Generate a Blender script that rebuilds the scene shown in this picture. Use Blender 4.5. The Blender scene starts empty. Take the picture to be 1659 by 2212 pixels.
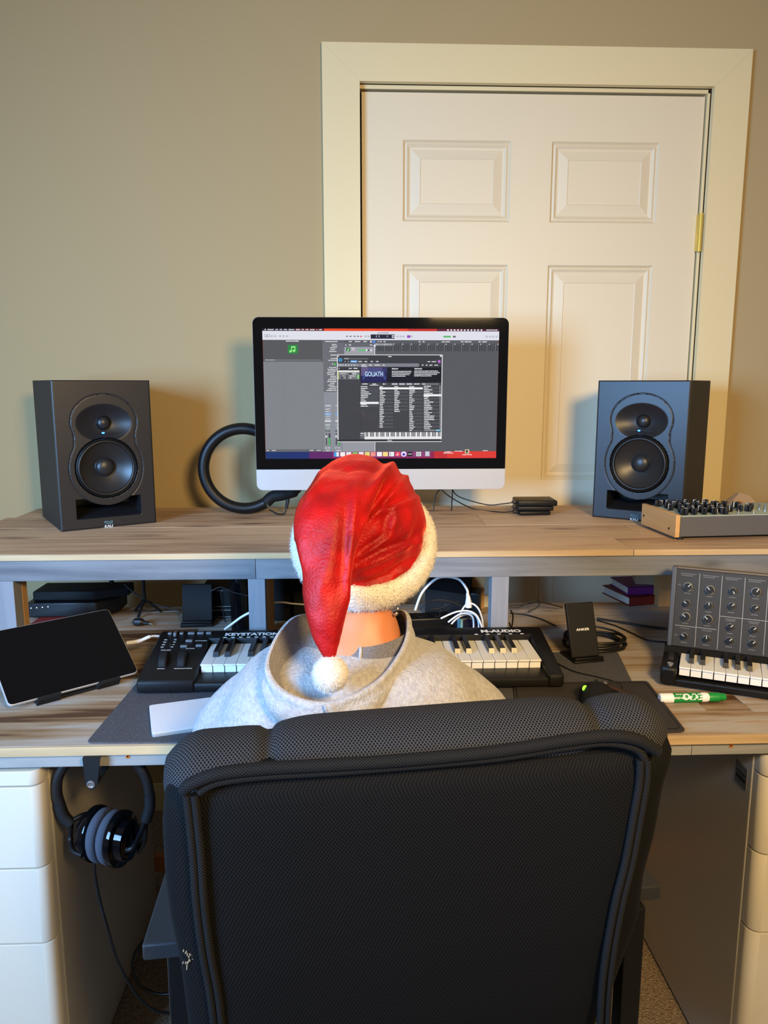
import bpy, bmesh, math, random
from mathutils import Vector, Matrix, noise
random.seed(7)
SC = bpy.context.scene
COL = SC.collection
R = math.radians

# ------------------------------------------------------------------ camera, light, exposure
CAMZ = 1.325; F = 1640.0; PITCH = R(9.6); YAW = R(2.2)
cp, sp, cy_, sy_ = math.cos(PITCH), math.sin(PITCH), math.cos(YAW), math.sin(YAW)
VR = Vector((cy_, -sy_, 0)); VF = Vector((sy_*cp, cy_*cp, -sp)); VU = Vector((sy_*sp, cy_*sp, cp))
cam_d = bpy.data.cameras.new('camera'); cam = bpy.data.objects.new('camera', cam_d); COL.objects.link(cam)
cam_d.sensor_fit = 'VERTICAL'; cam_d.sensor_height = 24; cam_d.lens = 24*F/2212; cam_d.clip_start = .02
cam.matrix_world = Matrix(((VR.x, VU.x, -VF.x, 0), (VR.y, VU.y, -VF.y, 0), (VR.z, VU.z, -VF.z, CAMZ), (0, 0, 0, 1)))
SC.camera = cam
SC.view_settings.view_transform = 'Standard'; SC.view_settings.look = 'None'
SC.view_settings.gamma = 1; SC.view_settings.use_curve_mapping = False
SC.view_settings.exposure = 0.0
w = bpy.data.worlds.new('world'); SC.world = w; w.use_nodes = True
w.node_tree.nodes['Background'].inputs[0].default_value = (1.0, .88, .72, 1)
w.node_tree.nodes['Background'].inputs[1].default_value = .22

def area(name, loc, target, sx, sy, power, col, spread=180):
    d = bpy.data.lights.new(name, 'AREA'); d.shape = 'RECTANGLE'; d.size = sx; d.size_y = sy; d.energy = power; d.color = col; d.spread = math.radians(spread)
    o = bpy.data.objects.new(name, d); COL.objects.link(o); o.location = loc
    o.rotation_euler = (Vector(target)-Vector(loc)).to_track_quat('-Z', 'Y').to_euler()
    return o
area('window_daylight', (-1.5, -.35, 1.5), (-.1, 1.6, .95), .8, .9, 48, (.27, .55, 1.0), 105)
area('room_lamp', (.60, -.4, 1.86), (.35, 1.6, .9), .35, .35, 24, (1.0, .68, .30), 120)

def ray(px, py): return VF + VR*((px-829.5)/F) - VU*((py-1106)/F)
def on_z(px, py, z):
    d = ray(px, py); t = (z-CAMZ)/d.z; return Vector((d.x*t, d.y*t, z))
def on_y(px, py, y):
    d = ray(px, py); t = y/d.y; return Vector((d.x*t, y, CAMZ+d.z*t))
def to_px(p):
    q = Vector((p[0], p[1], p[2]-CAMZ)); D = q.dot(VF); return (829.5+F*q.dot(VR)/D, 1106-F*q.dot(VU)/D)

# ------------------------------------------------------------------ materials
def lin(c):
    return tuple((v/255/12.92 if v <= 10 else ((v/255+.055)/1.055)**2.4) for v in c)
class NT:
    def __init__(s, m): s.t = m.node_tree; s.n = s.t.nodes; s.l = s.t.links
    def new(s, typ, **k):
        n = s.n.new(typ)
        for a, b in k.items(): setattr(n, a, b)
        return n
    def link(s, a, b): s.l.new(a, b)
    def math(s, op, a, b=None, c=None):
        n = s.new('ShaderNodeMath', operation=op)
        for i, v in enumerate((a, b, c)):
            if v is None: continue
            if isinstance(v, (int, float)): n.inputs[i].default_value = v
            else: s.link(v, n.inputs[i])
        return n.outputs[0]
def mat(name, rgb, rough=.5, metal=0, bump=None, spec=.5, emit=None, estr=1, sheen=0, sheen_col=None, var=None, coat=0):
    m = bpy.data.materials.new(name); m.use_nodes = True; t = NT(m); p = t.n['Principled BSDF']
    c = lin(rgb); p.inputs['Base Color'].default_value = (*c, 1); p.inputs['Roughness'].default_value = rough
    p.inputs['Metallic'].default_value = metal; p.inputs['Specular IOR Level'].default_value = spec
    p.inputs['Coat Weight'].default_value = coat
    if emit: p.inputs['Emission Color'].default_value = (*lin(emit), 1); p.inputs['Emission Strength'].default_value = estr
    if sheen:
        p.inputs['Sheen Weight'].default_value = sheen; p.inputs['Sheen Roughness'].default_value = .35
        p.inputs['Sheen Tint'].default_value = (*lin(sheen_col or (255, 255, 255)), 1)
    if bump or var:
        tc = t.new('ShaderNodeTexCoord')
    if bump:
        sc, st, dist = bump
        nz = t.new('ShaderNodeTexNoise'); nz.inputs['Scale'].default_value = sc; nz.inputs['Detail'].default_value = 4
        t.link(tc.outputs['Object'], nz.inputs['Vector'])
        b = t.new('ShaderNodeBump'); b.inputs['Strength'].default_value = st; b.inputs['Distance'].default_value = dist
        t.link(nz.outputs[0], b.inputs['Height']); t.link(b.outputs[0], p.inputs['Normal'])
    if var:
        sc, c2 = var
        nz = t.new('ShaderNodeTexNoise'); nz.inputs['Scale'].default_value = sc; nz.inputs['Detail'].default_value = 5
        t.link(tc.outputs['Object'], nz.inputs['Vector'])
        r = t.new('ShaderNodeValToRGB'); r.color_ramp.elements[0].position = .35; r.color_ramp.elements[1].position = .65
        r.color_ramp.elements[0].color = (*c, 1); r.color_ramp.elements[1].color = (*lin(c2), 1)
        t.link(nz.outputs[0], r.inputs[0]); t.link(r.outputs[0], p.inputs['Base Color'])
    return m
def wood(name, stops, rough=.6, axis=0, grain=1.0, knots=(70, 45, 28), kmax=.13):
    """planks: grain runs along one object axis, the per-face 'col' attribute shifts tone and pattern from board to board"""
    m = bpy.data.materials.new(name); m.use_nodes = True; t = NT(m); p = t.n['Principled BSDF']
    tc = t.new('ShaderNodeTexCoord'); at = t.new('ShaderNodeAttribute', attribute_name='col')
    add = t.new('ShaderNodeVectorMath', operation='MULTIPLY_ADD'); t.link(at.outputs['Color'], add.inputs[0])
    add.inputs[1].default_value = (7, 7, 7); t.link(tc.outputs['Object'], add.inputs[2])
    mp = t.new('ShaderNodeMapping'); s = [34*grain]*3; s[axis] = 2.2*grain; mp.inputs['Scale'].default_value = s
    t.link(add.outputs[0], mp.inputs['Vector'])
    n1 = t.new('ShaderNodeTexNoise'); n1.inputs['Scale'].default_value = 1; n1.inputs['Detail'].default_value = 8
    n1.inputs['Roughness'].default_value = .62; n1.inputs['Distortion'].default_value = .6; t.link(mp.outputs[0], n1.inputs['Vector'])
    mp2 = t.new('ShaderNodeMapping'); s = [9]*3; s[axis] = 1.6; mp2.inputs['Scale'].default_value = s; t.link(add.outputs[0], mp2.inputs['Vector'])
    n2 = t.new('ShaderNodeTexNoise'); n2.inputs['Scale'].default_value = 1; n2.inputs['Detail'].default_value = 3; t.link(mp2.outputs[0], n2.inputs['Vector'])
    f = t.math('MULTIPLY_ADD', n1.outputs[0], .55, t.math('MULTIPLY', n2.outputs[0], .45))
    sep = t.new('ShaderNodeSeparateColor'); t.link(at.outputs['Color'], sep.inputs[0])
    f = t.math('ADD', f, t.math('MULTIPLY_ADD', sep.outputs[1], .16, -.08))
    r = t.new('ShaderNodeValToRGB'); cr = r.color_ramp
    while len(cr.elements) < len(stops): cr.elements.new(.5)
    for i, (pos, c) in enumerate(stops): cr.elements[i].position = pos; cr.elements[i].color = (*lin(c), 1)
    t.link(f, r.inputs[0])
    mp3 = t.new('ShaderNodeMapping'); s = [11]*3; s[axis] = 3.4; mp3.inputs['Scale'].default_value = s; t.link(add.outputs[0], mp3.inputs['Vector'])
    v = t.new('ShaderNodeTexVoronoi'); v.inputs['Scale'].default_value = 1; t.link(mp3.outputs[0], v.inputs['Vector'])
    kr = t.new('ShaderNodeMapRange'); kr.inputs['From Min'].default_value = .03; kr.inputs['From Max'].default_value = kmax
    kr.inputs['To Min'].default_value = .75; kr.inputs['To Max'].default_value = 0; t.link(v.outputs['Distance'], kr.inputs[0])
    mx = t.new('ShaderNodeMix', data_type='RGBA'); t.link(kr.outputs[0], mx.inputs[0]); t.link(r.outputs[0], mx.inputs[6])
    mx.inputs[7].default_value = (*lin(knots), 1); t.link(mx.outputs[2], p.inputs['Base Color'])
    b = t.new('ShaderNodeBump'); b.inputs['Strength'].default_value = .25; b.inputs['Distance'].default_value = .002
    t.link(n1.outputs[0], b.inputs['Height']); t.link(b.outputs[0], p.inputs['Normal'])
    p.inputs['Roughness'].default_value = rough; p.inputs['Specular IOR Level'].default_value = .35
    return m
def mesh_fabric(name, c_thread, c_hole, su=.0040, sv=.0050):
    """spacer mesh: staggered round holes laid out in metres along the surface (UV)"""
    m = bpy.data.materials.new(name); m.use_nodes = True; t = NT(m); p = t.n['Principled BSDF']
    uv = t.new('ShaderNodeUVMap'); sep = t.new('ShaderNodeSeparateXYZ'); t.link(uv.outputs[0], sep.inputs[0])
    def cell(off):
        a = t.math('SUBTRACT', t.math('FRACT', t.math('ADD', t.math('DIVIDE', sep.outputs[0], su), off)), .5)
        b = t.math('SUBTRACT', t.math('FRACT', t.math('ADD', t.math('DIVIDE', sep.outputs[1], sv), off)), .5)
        return t.math('SQRT', t.math('ADD', t.math('MULTIPLY', a, a), t.math('MULTIPLY', t.math('MULTIPLY', b, b), 1.3)))
    d = t.math('MINIMUM', cell(0.0), cell(.5))
    k = t.new('ShaderNodeMapRange', interpolation_type='SMOOTHSTEP'); k.inputs['From Min'].default_value = .17; k.inputs['From Max'].default_value = .31; t.link(d, k.inputs[0])
    mx = t.new('ShaderNodeMix', data_type='RGBA'); t.link(k.outputs[0], mx.inputs[0])
    mx.inputs[6].default_value = (*lin(c_hole), 1); mx.inputs[7].default_value = (*lin(c_thread), 1)
    t.link(mx.outputs[2], p.inputs['Base Color'])
    b = t.new('ShaderNodeBump'); b.inputs['Strength'].default_value = .8; b.inputs['Distance'].default_value = .0012
    t.link(k.outputs[0], b.inputs['Height']); t.link(b.outputs[0], p.inputs['Normal'])
    p.inputs['Roughness'].default_value = .75; p.inputs['Specular IOR Level'].default_value = .12
    return m
def vcol_emit(name):
    m = bpy.data.materials.new(name); m.use_nodes = True; t = NT(m); p = t.n['Principled BSDF']
    at = t.new('ShaderNodeAttribute', attribute_name='col'); p.inputs['Base Color'].default_value = (.01, .01, .01, 1)
    p.inputs['Roughness'].default_value = .05; p.inputs['Specular IOR Level'].default_value = .2
    t.link(at.outputs['Color'], p.inputs['Emission Color']); p.inputs['Emission Strength'].default_value = 1.0
    return m

M_wall = mat('wall_paint', (172, 150, 108), .85, bump=(160, .25, .002))
M_trim = mat('cream_trim_paint', (222, 204, 158), .45, bump=(60, .06, .002))
M_door = mat('white_door_paint', (220, 205, 174), .5, bump=(90, .05, .002))
M_dark = mat('dark_gap', (30, 24, 18), .9)
M_brass = mat('brass', (226, 196, 96), .3, .55)
M_carpet = mat('carpet', (178, 156, 130), .95, bump=(260, 1, .01), var=(140, (134, 114, 92)))
M_shelf = wood('shelf_boards', [(.34, (146, 116, 90)), (.45, (184, 152, 120)), (.54, (202, 172, 138)), (.66, (174, 146, 120))], .62, kmax=.24, grain=1.8, knots=(86, 60, 42))
M_shedge = wood('board_edge', [(.3, (160, 134, 98)), (.5, (194, 166, 124)), (.7, (208, 182, 142))], .6, knots=(190, 160, 120))
M_desk = wood('desk_boards', [(.36, (84, 58, 38)), (.43, (140, 112, 82)), (.5, (160, 142, 120)), (.57, (172, 166, 158)), (.66, (168, 128, 80))], .55, knots=(66, 44, 30))
M_pine = wood('natural_pine', [(.3, (176, 130, 80)), (.7, (206, 164, 110))], .6, axis=2, knots=(150, 105, 60))
M_grey = wood('grey_stained_wood', [(.36, (86, 88, 92)), (.5, (108, 110, 113)), (.64, (128, 129, 130))], .7, knots=(76, 78, 82))
M_greyv = wood('grey_stained_post', [(.25, (112, 113, 118)), (.5, (132, 133, 137)), (.8, (152, 152, 154))], .7, axis=2, knots=(98, 98, 102))
M_apron = wood('grey_washed_apron', [(.36, (120, 121, 120)), (.5, (138, 138, 134)), (.64, (156, 153, 146))], .7, knots=(146, 138, 126))
M_orange = mat('orange_timber', (178, 104, 44), .6, bump=(30, .2, .002))
M_blk = mat('black_plastic', (14, 14, 15), .42, spec=.3)
M_blkm = mat('matte_black', (19, 19, 20), .65, spec=.25, bump=(500, .15, .0006))
M_blkg = mat('gloss_black', (8, 8, 10), .05, spec=.25)
M_cab = mat('speaker_vinyl', (32, 30, 27), .62, bump=(700, .35, .0006))
M_baf = mat('speaker_baffle', (24, 25, 28), .42, bump=(900, .1, .0004))
M_cone = mat('speaker_cone', (30, 30, 31), .38)
M_rub = mat('rubber', (16, 16, 17), .45)
M_led = mat('blue_led', (20, 60, 255), .3, emit=(40, 110, 255), estr=9)
M_white = mat('white_print', (225, 225, 222), .6)
M_blue = mat('pale_blue_print', (110, 160, 170), .6)
M_alu = mat('brushed_aluminium', (178, 177, 175), .42, .35)
M_scr = vcol_emit('screen_light')
M_wled = mat('white_led', (255, 255, 255), .3, emit=(255, 255, 255), estr=3)
M_gled = mat('green_led', (120, 255, 40), .3, emit=(130, 255, 50), estr=2.2)
M_keyw = mat('ivory_key', (232, 230, 224), .35)
M_keyb = mat('black_key', (22, 20, 20), .3)
M_btn = mat('grey_button', (92, 96, 100), .5)
M_cabw = mat('white_cable', (226, 226, 224), .45)
M_cabb = mat('black_cable', (14, 14, 15), .45)
M_felt = mat('charcoal_felt', (62, 62, 66), .95, bump=(400, .6, .002), var=(260, (76, 76, 82)))
M_pad = mat('brown_black_pad', (44, 38, 37), .75, bump=(300, .3, .001))
M_oak = wood('oak_cheek', [(.3, (186, 138, 84)), (.7, (214, 170, 114))], .5, axis=1, knots=(160, 112, 64))
M_steel = mat('grey_steel', (88, 87, 88), .55, bump=(600, .1, .0005))
M_pcb = mat('pale_green_panel', (176, 190, 176), .5)
M_silver = mat('silver', (200, 202, 205), .25, .9)
M_panel = mat('synth_panel', (32, 32, 33), .6)
M_synth = mat('synth_side', (64, 70, 80), .5)
M_line = mat('panel_line', (168, 168, 164), .6)
M_legend = mat('panel_legend', (112, 112, 112), .6)
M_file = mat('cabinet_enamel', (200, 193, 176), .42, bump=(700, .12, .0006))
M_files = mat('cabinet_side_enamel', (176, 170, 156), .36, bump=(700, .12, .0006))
M_green = mat('green_marker', (10, 130, 52), .4)
M_mesh = mesh_fabric('spacer_mesh', (58, 59, 62), (3, 3, 3))
M_mesh2 = mesh_fabric('spacer_mesh_fine', (17, 17, 18), (2, 2, 2))
M_pipe = mesh_fabric('piping_mesh', (32, 32, 33), (10, 10, 11), .0035, .0035)
M_arm = mat('arm_vinyl', (36, 37, 40), .5, bump=(700, .5, .0006))
M_fleece = mat('grey_fleece', (174, 172, 172), .95, bump=(320, .9, .0022), sheen=.25, var=(170, (155, 153, 153)))
M_lining = mat('fleece_lining', (128, 125, 128), .97, bump=(480, 1, .004), sheen=.3, var=(420, (104, 101, 104)))
M_velvet = mat('red_velvet', (136, 2, 5), .5, bump=(300, .6, .002), sheen=.7, sheen_col=(255, 90, 60), spec=.3, var=(26, (178, 9, 9)))  # noise patches of two reds paint in the crushed-velvet glimmer
M_fur = mat('white_fur', (220, 214, 206), .95, bump=(300, .8, .003), sheen=.3)
M_skin = mat('skin', (192, 120, 80), .5)
M_denim = mat('dark_trousers', (38, 42, 54), .9)
M_red = mat('red_cover', (120, 30, 22), .5)
M_purple = mat('purple_cover', (110, 34, 110), .3)
M_page = mat('book_pages', (206, 200, 186), .85)
M_tan = mat('tan_card', (168, 140, 106), .8)
M_paper = mat('white_paper', (226, 226, 228), .7)
M_foam = mat('grey_foam', (66, 68, 78), .95, bump=(500, .5, .001))
M_track = mat('white_glass', (226, 227, 232), .2)

# ------------------------------------------------------------------ mesh builder
class MB:
    def __init__(s): s.V = []; s.Fc = []; s.MI = []; s.UV = []; s.C = []
    def add(s, vs, fs, mi=0, uv=None, col=None, M=None):
        b = len(s.V)
        s.V += [tuple(M @ Vector(v)) if M else tuple(v) for v in vs]
        for f in fs:
            s.Fc.append([b+i for i in f]); s.MI.append(mi)
            s.UV.append([uv[i] for i in f] if uv else None); s.C.append(col)
        return s
    def box(s, x0, x1, y0, y1, z0, z1, bev=0, mi=0, col=None, M=None, seg=2):
        if col is None: col = (random.random(), random.random(), random.random())
        bm = bmesh.new(); bmesh.ops.create_cube(bm, size=1)
        for v in bm.verts: v.co = Vector(((x0+x1)/2+v.co.x*(x1-x0), (y0+y1)/2+v.co.y*(y1-y0), (z0+z1)/2+v.co.z*(z1-z0)))
        if bev: bmesh.ops.bevel(bm, geom=bm.edges[:], offset=bev, segments=seg, affect='EDGES', profile=.5)
        bm.verts.index_update()
        s.add([v.co.copy() for v in bm.verts], [[v.index for v in f.verts] for f in bm.faces], mi, None, col, M); bm.free(); return s
    def prism(s, poly, z0, z1, bev=0, mi=0, col=None, M=None):
        bm = bmesh.new(); vs = [bm.verts.new((x, y, z0)) for x, y in poly]; f = bm.faces.new(vs)
        r = bmesh.ops.extrude_face_region(bm, geom=[f])
        for v in r['geom']:
            if isinstance(v, bmesh.types.BMVert): v.co.z = z1
        bmesh.ops.recalc_face_normals(bm, faces=bm.faces[:])
        if bev: bmesh.ops.bevel(bm, geom=bm.edges[:], offset=bev, segments=2, affect='EDGES', profile=.5)
        bm.verts.index_update()
        s.add([v.co.copy() for v in bm.verts], [[v.index for v in f.verts] for f in bm.faces], mi, None, col or (.5, .5, .5), M); bm.free(); return s
    def lathe(s, prof, n=40, mi=0, M=None, sx=1, sy=1, cap=True):
        vs = []; fs = []
        for r, z in prof:
            for i in range(n):
                a = 2*math.pi*i/n; vs.append((r*math.cos(a)*sx, r*math.sin(a)*sy, z))
        for k in range(len(prof)-1):
            for i in range(n): j = (i+1) % n; fs.append([k*n+i, k*n+j, (k+1)*n+j, (k+1)*n+i])
        if cap: fs.append(list(range(n))[::-1]); fs.append([(len(prof)-1)*n+i for i in range(n)])
        return s.add(vs, fs, mi, None, None, M)
    def loft(s, rings, mi=0, caps=True, M=None, closed=True, loop=False, uvs=None):
        n = len(rings[0]); vs = [p for r in rings for p in r]; fs = []; K = len(rings)
        for k in range(K if loop else K-1):
            for i in range(n if closed else n-1):
                j = (i+1) % n; k2 = (k+1) % K; fs.append([k*n+i, k*n+j, k2*n+j, k2*n+i])
        b0 = len(s.Fc); s.add(vs, fs, mi, uvs, None, M)
        if caps and closed and not loop: 
            s.add(rings[0], [list(range(n))[::-1]], mi, None, None, M); s.add(rings[-1], [list(range(n))], mi, None, None, M)
        return s
    def tube(s, path, r, n=10, mi=0, loop=False, flat=1.0, M=None, up=(0, 0, 1), uv=False):
        path = [Vector(p) for p in path]; K = len(path); rs = r if isinstance(r, (list, tuple)) else [r]*K
        rings = []; prev = None; uvs = []; L = 0
        for k, p in enumerate(path):
            a = path[(k-1) % K] if (loop or k) else path[0]; b = path[(k+1) % K] if (loop or k < K-1) else path[-1]
            t = (b-a).normalized() if (b-a).length > 1e-9 else Vector((0, 0, 1))
            if prev is None:
                u = Vector(up); 
                if abs(u.dot(t)) > .95: u = Vector((1, 0, 0))
            else: u = prev
            u = (u-t*u.dot(t)).normalized(); v = t.cross(u); prev = u
            if k: L += (p-path[k-1]).length
            rings.append([p+(u*math.cos(2*math.pi*i/n)*flat+v*math.sin(2*math.pi*i/n))*rs[k] for i in range(n)])
            uvs += [(i/n*2*math.pi*rs[0], L) for i in range(n)]
        return s.loft(rings, mi, True, M, True, loop, uvs if uv else None)
    def build(s, name, mats, parent=None, loc=None, rotz=0, ang=20, smooth=True):
        me = bpy.data.meshes.new(name); me.from_pydata(s.V, [], s.Fc)
        mats = mats if isinstance(mats, (list, tuple)) else [mats]
        for m in mats: me.materials.append(m)
        me.polygons.foreach_set('material_index', s.MI)
        if any(u for u in s.UV):
            ul = me.uv_layers.new(name='UVMap'); k = 0
            for f, u in zip(s.Fc, s.UV):
                for i in range(len(f)):
                    ul.data[k].uv = u[i] if u else (0, 0); k += 1
        if any(c for c in s.C):
            ca = me.color_attributes.new('col', 'FLOAT_COLOR', 'CORNER'); k = 0
            for f, c in zip(s.Fc, s.C):
                for i in range(len(f)): ca.data[k].color = (*(c or (.5, .5, .5)), 1); k += 1
        me.validate(); 
        if smooth:
            me.polygons.foreach_set('use_smooth', [True]*len(me.polygons)); me.set_sharp_from_angle(angle=R(ang))
        o = bpy.data.objects.new(name, me); COL.objects.link(o)
        if parent: o.parent = parent
        if loc is not None: o.location = loc
        if rotz: o.rotation_euler = (0, 0, rotz)
        return o
def cr(pts, n=8, loop=False):
    pts = [Vector(p) for p in pts]; out = []; K = len(pts)
    for k in range(K if loop else K-1):
        if loop: p0, p1, p2, p3 = (pts[(k+d) % K] for d in (-1, 0, 1, 2))
        else: p0, p1, p2, p3 = pts[max(k-1, 0)], pts[k], pts[k+1], pts[min(k+2, K-1)]
        for i in range(n):
            t = i/n; out.append(.5*((2*p1)+(p2-p0)*t+(2*p0-5*p1+4*p2-p3)*t*t+(3*p1-p0-3*p2+p3)*t**3))
    if not loop: out.append(pts[-1].copy())
    return out
def interp(tab, t):
    for (a, va), (b, vb) in zip(tab, tab[1:]):
        if t <= b:
            k = max(0, (t-a)/(b-a)); k = k*k*(3-2*k) if False else k
            return tuple(x+(y-x)*k for x, y in zip(va, vb))
    return tab[-1][1]
def text_mb(mb, txt, size, M, mi=0, col=None, bold=0, sx=1.0, spacing=1.0, shear=0):
    """lettering as real flat letters"""
    c = bpy.data.curves.new('lettering', 'FONT'); c.body = txt; c.size = size; c.align_x = 'CENTER'; c.align_y = 'CENTER'
    c.offset = bold; c.space_character = spacing; c.resolution_u = 3; c.shear = shear
    o = bpy.data.objects.new('lettering', c); COL.objects.link(o)
    bpy.context.view_layer.update()
    me = bpy.data.meshes.new_from_object(o.evaluated_get(bpy.context.evaluated_depsgraph_get()))
    vs = [Vector((v.co.x*sx, v.co.y, 0)) for v in me.vertices]; fs = [list(p.vertices) for p in me.polygons]
    mb.add(vs, fs, mi, None, col, M)
    bpy.data.objects.remove(o); bpy.data.curves.remove(c); bpy.data.meshes.remove(me)
def T(x, y, z): return Matrix.Translation((x, y, z))
def RX(d): return Matrix.Rotation(R(d), 4, 'X')
def RY(d): return Matrix.Rotation(R(d), 4, 'Y')
def RZ(d): return Matrix.Rotation(R(d), 4, 'Z')
FRONT = RX(90)      # lettering in the xy plane stood upright, facing -y

# ------------------------------------------------------------------ things
def thing(name, label, cat, loc=(0, 0, 0), rz=0, group=None, kind=None):
    o = bpy.data.objects.new(name, None); COL.objects.link(o); o.location = loc; o.rotation_euler = (0, 0, R(rz))
    o.empty_display_size = .05
    return tag(o, label, cat, group, kind)
def tag(o, label=None, cat=None, group=None, kind=None):
    if label: o['label'] = label
    if cat: o['category'] = cat
    if group: o['group'] = group
    if kind: o['kind'] = kind
    return o
def dup(root, loc=None, rz=None, label=None):
    r = root.copy(); COL.objects.link(r)
    if loc is not None: r.location = loc
    if rz is not None: r.rotation_euler = (0, 0, R(rz))
    if label: r['label'] = label
    for ch in list(root.children):
        c = ch.copy(); COL.objects.link(c); c.parent = r
        for g in list(ch.children):
            d = g.copy(); COL.objects.link(d); d.parent = c
    return r
def cable(name, label, pts, r, m, n=10, group=None):
    return tag(MB().tube(cr(pts, n), r, 8).build(name, m, ang=80), label, 'cable', group)

WY = 2.235; DK = .75; SH = .973
# ================================================================== the room
fl = MB().box(-2.6, 2.8, -1.2, WY, -.05, 0).build('floor', M_carpet); tag(fl, 'beige looped carpet under the desk', 'floor', kind='structure')
dx0, dx1, dzt = on_y(781, 200, WY).x, on_y(1528, 203, WY).x, on_y(1150, 200, WY).z      # the door leaf
jx0, jx1, jzt = on_y(777, 183, WY).x, on_y(1538, 190, WY).x, on_y(1150, 186, WY).z      # the opening
cx0, cx1, czt = on_y(699, 400, WY).x, on_y(1600, 400, WY).x, on_y(1150, 104, WY).z      # outside of the casing
cx1 = on_y(1620, 113, WY).x
wb = MB()
wb.box(-2.6, jx0, WY, WY+.12, 0, 2.75); wb.box(jx1, 2.8, WY, WY+.12, 0, 2.75); wb.box(jx0, jx1, WY, WY+.12, jzt, 2.75)
tag(wb.build('wall_back', M_wall, smooth=False), 'greige painted wall behind the desk', 'wall', kind='structure')
tag(MB().box(-2.6, 2.8, WY+.14, WY+.2, 0, 2.75).build('wall_hall', M_dark, smooth=False), 'dark space behind the closed door', 'wall', kind='structure')
door = thing('door_1', 'white six-panel door closed behind the monitor', 'door', (0, WY, 0), kind='structure')
FY = .012   # leaf face sits a little inside the wall face
def panel_ring(mb, x0, x1, z0, z1):
    prof = [(0, 0), (.006, .008), (.012, .004), (.018, .009), (.022, .010), (.048, .003), (.050, .0045)]
    prev = None
    for ins, dep in prof:
        ring = [(x0+ins, FY+dep, z0+ins), (x1-ins, FY+dep, z0+ins), (x1-ins, FY+dep, z1-ins), (x0+ins, FY+dep, z1-ins)]
        if prev: mb.add(prev+ring, [[i, (i+1) % 4, 4+(i+1) % 4, 4+i] for i in range(4)])
        prev = ring
    mb.add(prev, [[0, 1, 2, 3]])
pz = [on_y(990, 300, WY).z, on_y(990, 477, WY).z, on_y(990, 570, WY).z, on_y(1164, 1038, WY).z]
px_ = [on_y(871, 400, WY).x, on_y(1104, 400, WY).x, on_y(1192, 400, WY).x, on_y(1424, 400, WY).x]
rows = [(pz[1], pz[0]), (pz[3], pz[2]), (.22, pz[3]-.13)]
st = MB(); xs = [dx0]+px_+[dx1]
for a, b in ((0, 1), (2, 3), (4, 5)): st.box(xs[a], xs[b], FY, FY+.035, .01, dzt, 0)
zs = [.01, .22, pz[3]-.13, pz[3], pz[2], pz[1], pz[0], dzt]
for a, b in ((0, 1), (2, 3), (4, 5), (6, 7)):
    for c in ((1, 2), (3, 4)): st.box(xs[c[0]], xs[c[1]], FY, FY+.035, zs[a], zs[b], 0)
st.build('leaf', M_door, door, smooth=False)
for z0, z1 in rows:
    for c in ((0, 1), (2, 3)):
        m = MB(); panel_ring(m, px_[c[0]], px_[c[1]], z0, z1); m.build('panel', M_door, door, smooth=False)
jm = MB(); jm.box(jx0-.01, jx0, .0, .12, 0, jzt); jm.box(jx1, jx1+.01, 0, .12, 0, jzt); jm.box(jx0-.01, jx1+.01, 0, .12, jzt, jzt+.01)
jm.box(dx1+.004, jx1, .006, .03, 0, jzt, .001); jm.box(jx0, jx1, .006, .03, dzt+.006, jzt, .001)
jm.build('jamb', M_trim, door)
dg = MB(); dg.box(jx0, dx0+.001, .03, .032, 0, jzt); dg.box(jx0, jx1, .031, .034, dzt, jzt); dg.build('gap_shade_strip', M_dark, door)  # dark strips imitate the shade in the gaps left of and above the leaf
hg = MB(); hz = on_y(1510, 503, WY).z; hx = dx1+.003
hg.tube([(hx, -.004, hz-.052), (hx, -.004, hz+.052)], .0065, 14)
hg.box(hx-.006, hx+.010, .002, .012, hz-.05, hz+.05, .001)
for k in range(5): hg.tube([(hx, -.004, hz-.05+k*.0245), (hx, -.004, hz-.048+k*.0245)], .0072, 14)
hg.build('hinge', M_brass, door)
def miter(pts, name):
    m = MB(); y0, y1 = -.018, 0
    vs = [(x, y0, z) for x, z in pts]+[(x, y1, z) for x, z in pts]
    m.add(vs, [[3, 2, 1, 0], [4, 5, 6, 7]]+[[i, (i+1) % 4, 4+(i+1) % 4, 4+i] for i in range(4)])
    o = m.build(name, M_trim, smooth=False); o.location = (0, WY, 0); return o
g = .00025
tag(miter([(cx0, 0), (jx0, 0), (jx0, jzt), (cx0, czt)], 'trim_1'), 'cream casing board left of the door', 'door trim', kind='structure')
tag(miter([(jx1, 0), (cx1, 0), (cx1, czt), (jx1, jzt)], 'trim_2'), 'cream casing board right of the door', 'door trim', kind='structure')
tag(miter([(cx0+g, czt), (jx0+g, jzt), (jx1-g, jzt), (cx1-g, czt)], 'trim_3'), 'cream head casing across the top of the door', 'door trim', kind='structure')
for nm, a, b in (('baseboard_left', -2.6, cx0), ('baseboard_right', cx1, 2.8)):
    tag(MB().box(a, b, WY-.014, WY, 0, .09, .003).build(nm, M_trim), 'cream %s at the foot of the back wall' % nm.replace('_', ' '), 'baseboard', kind='structure')

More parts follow.
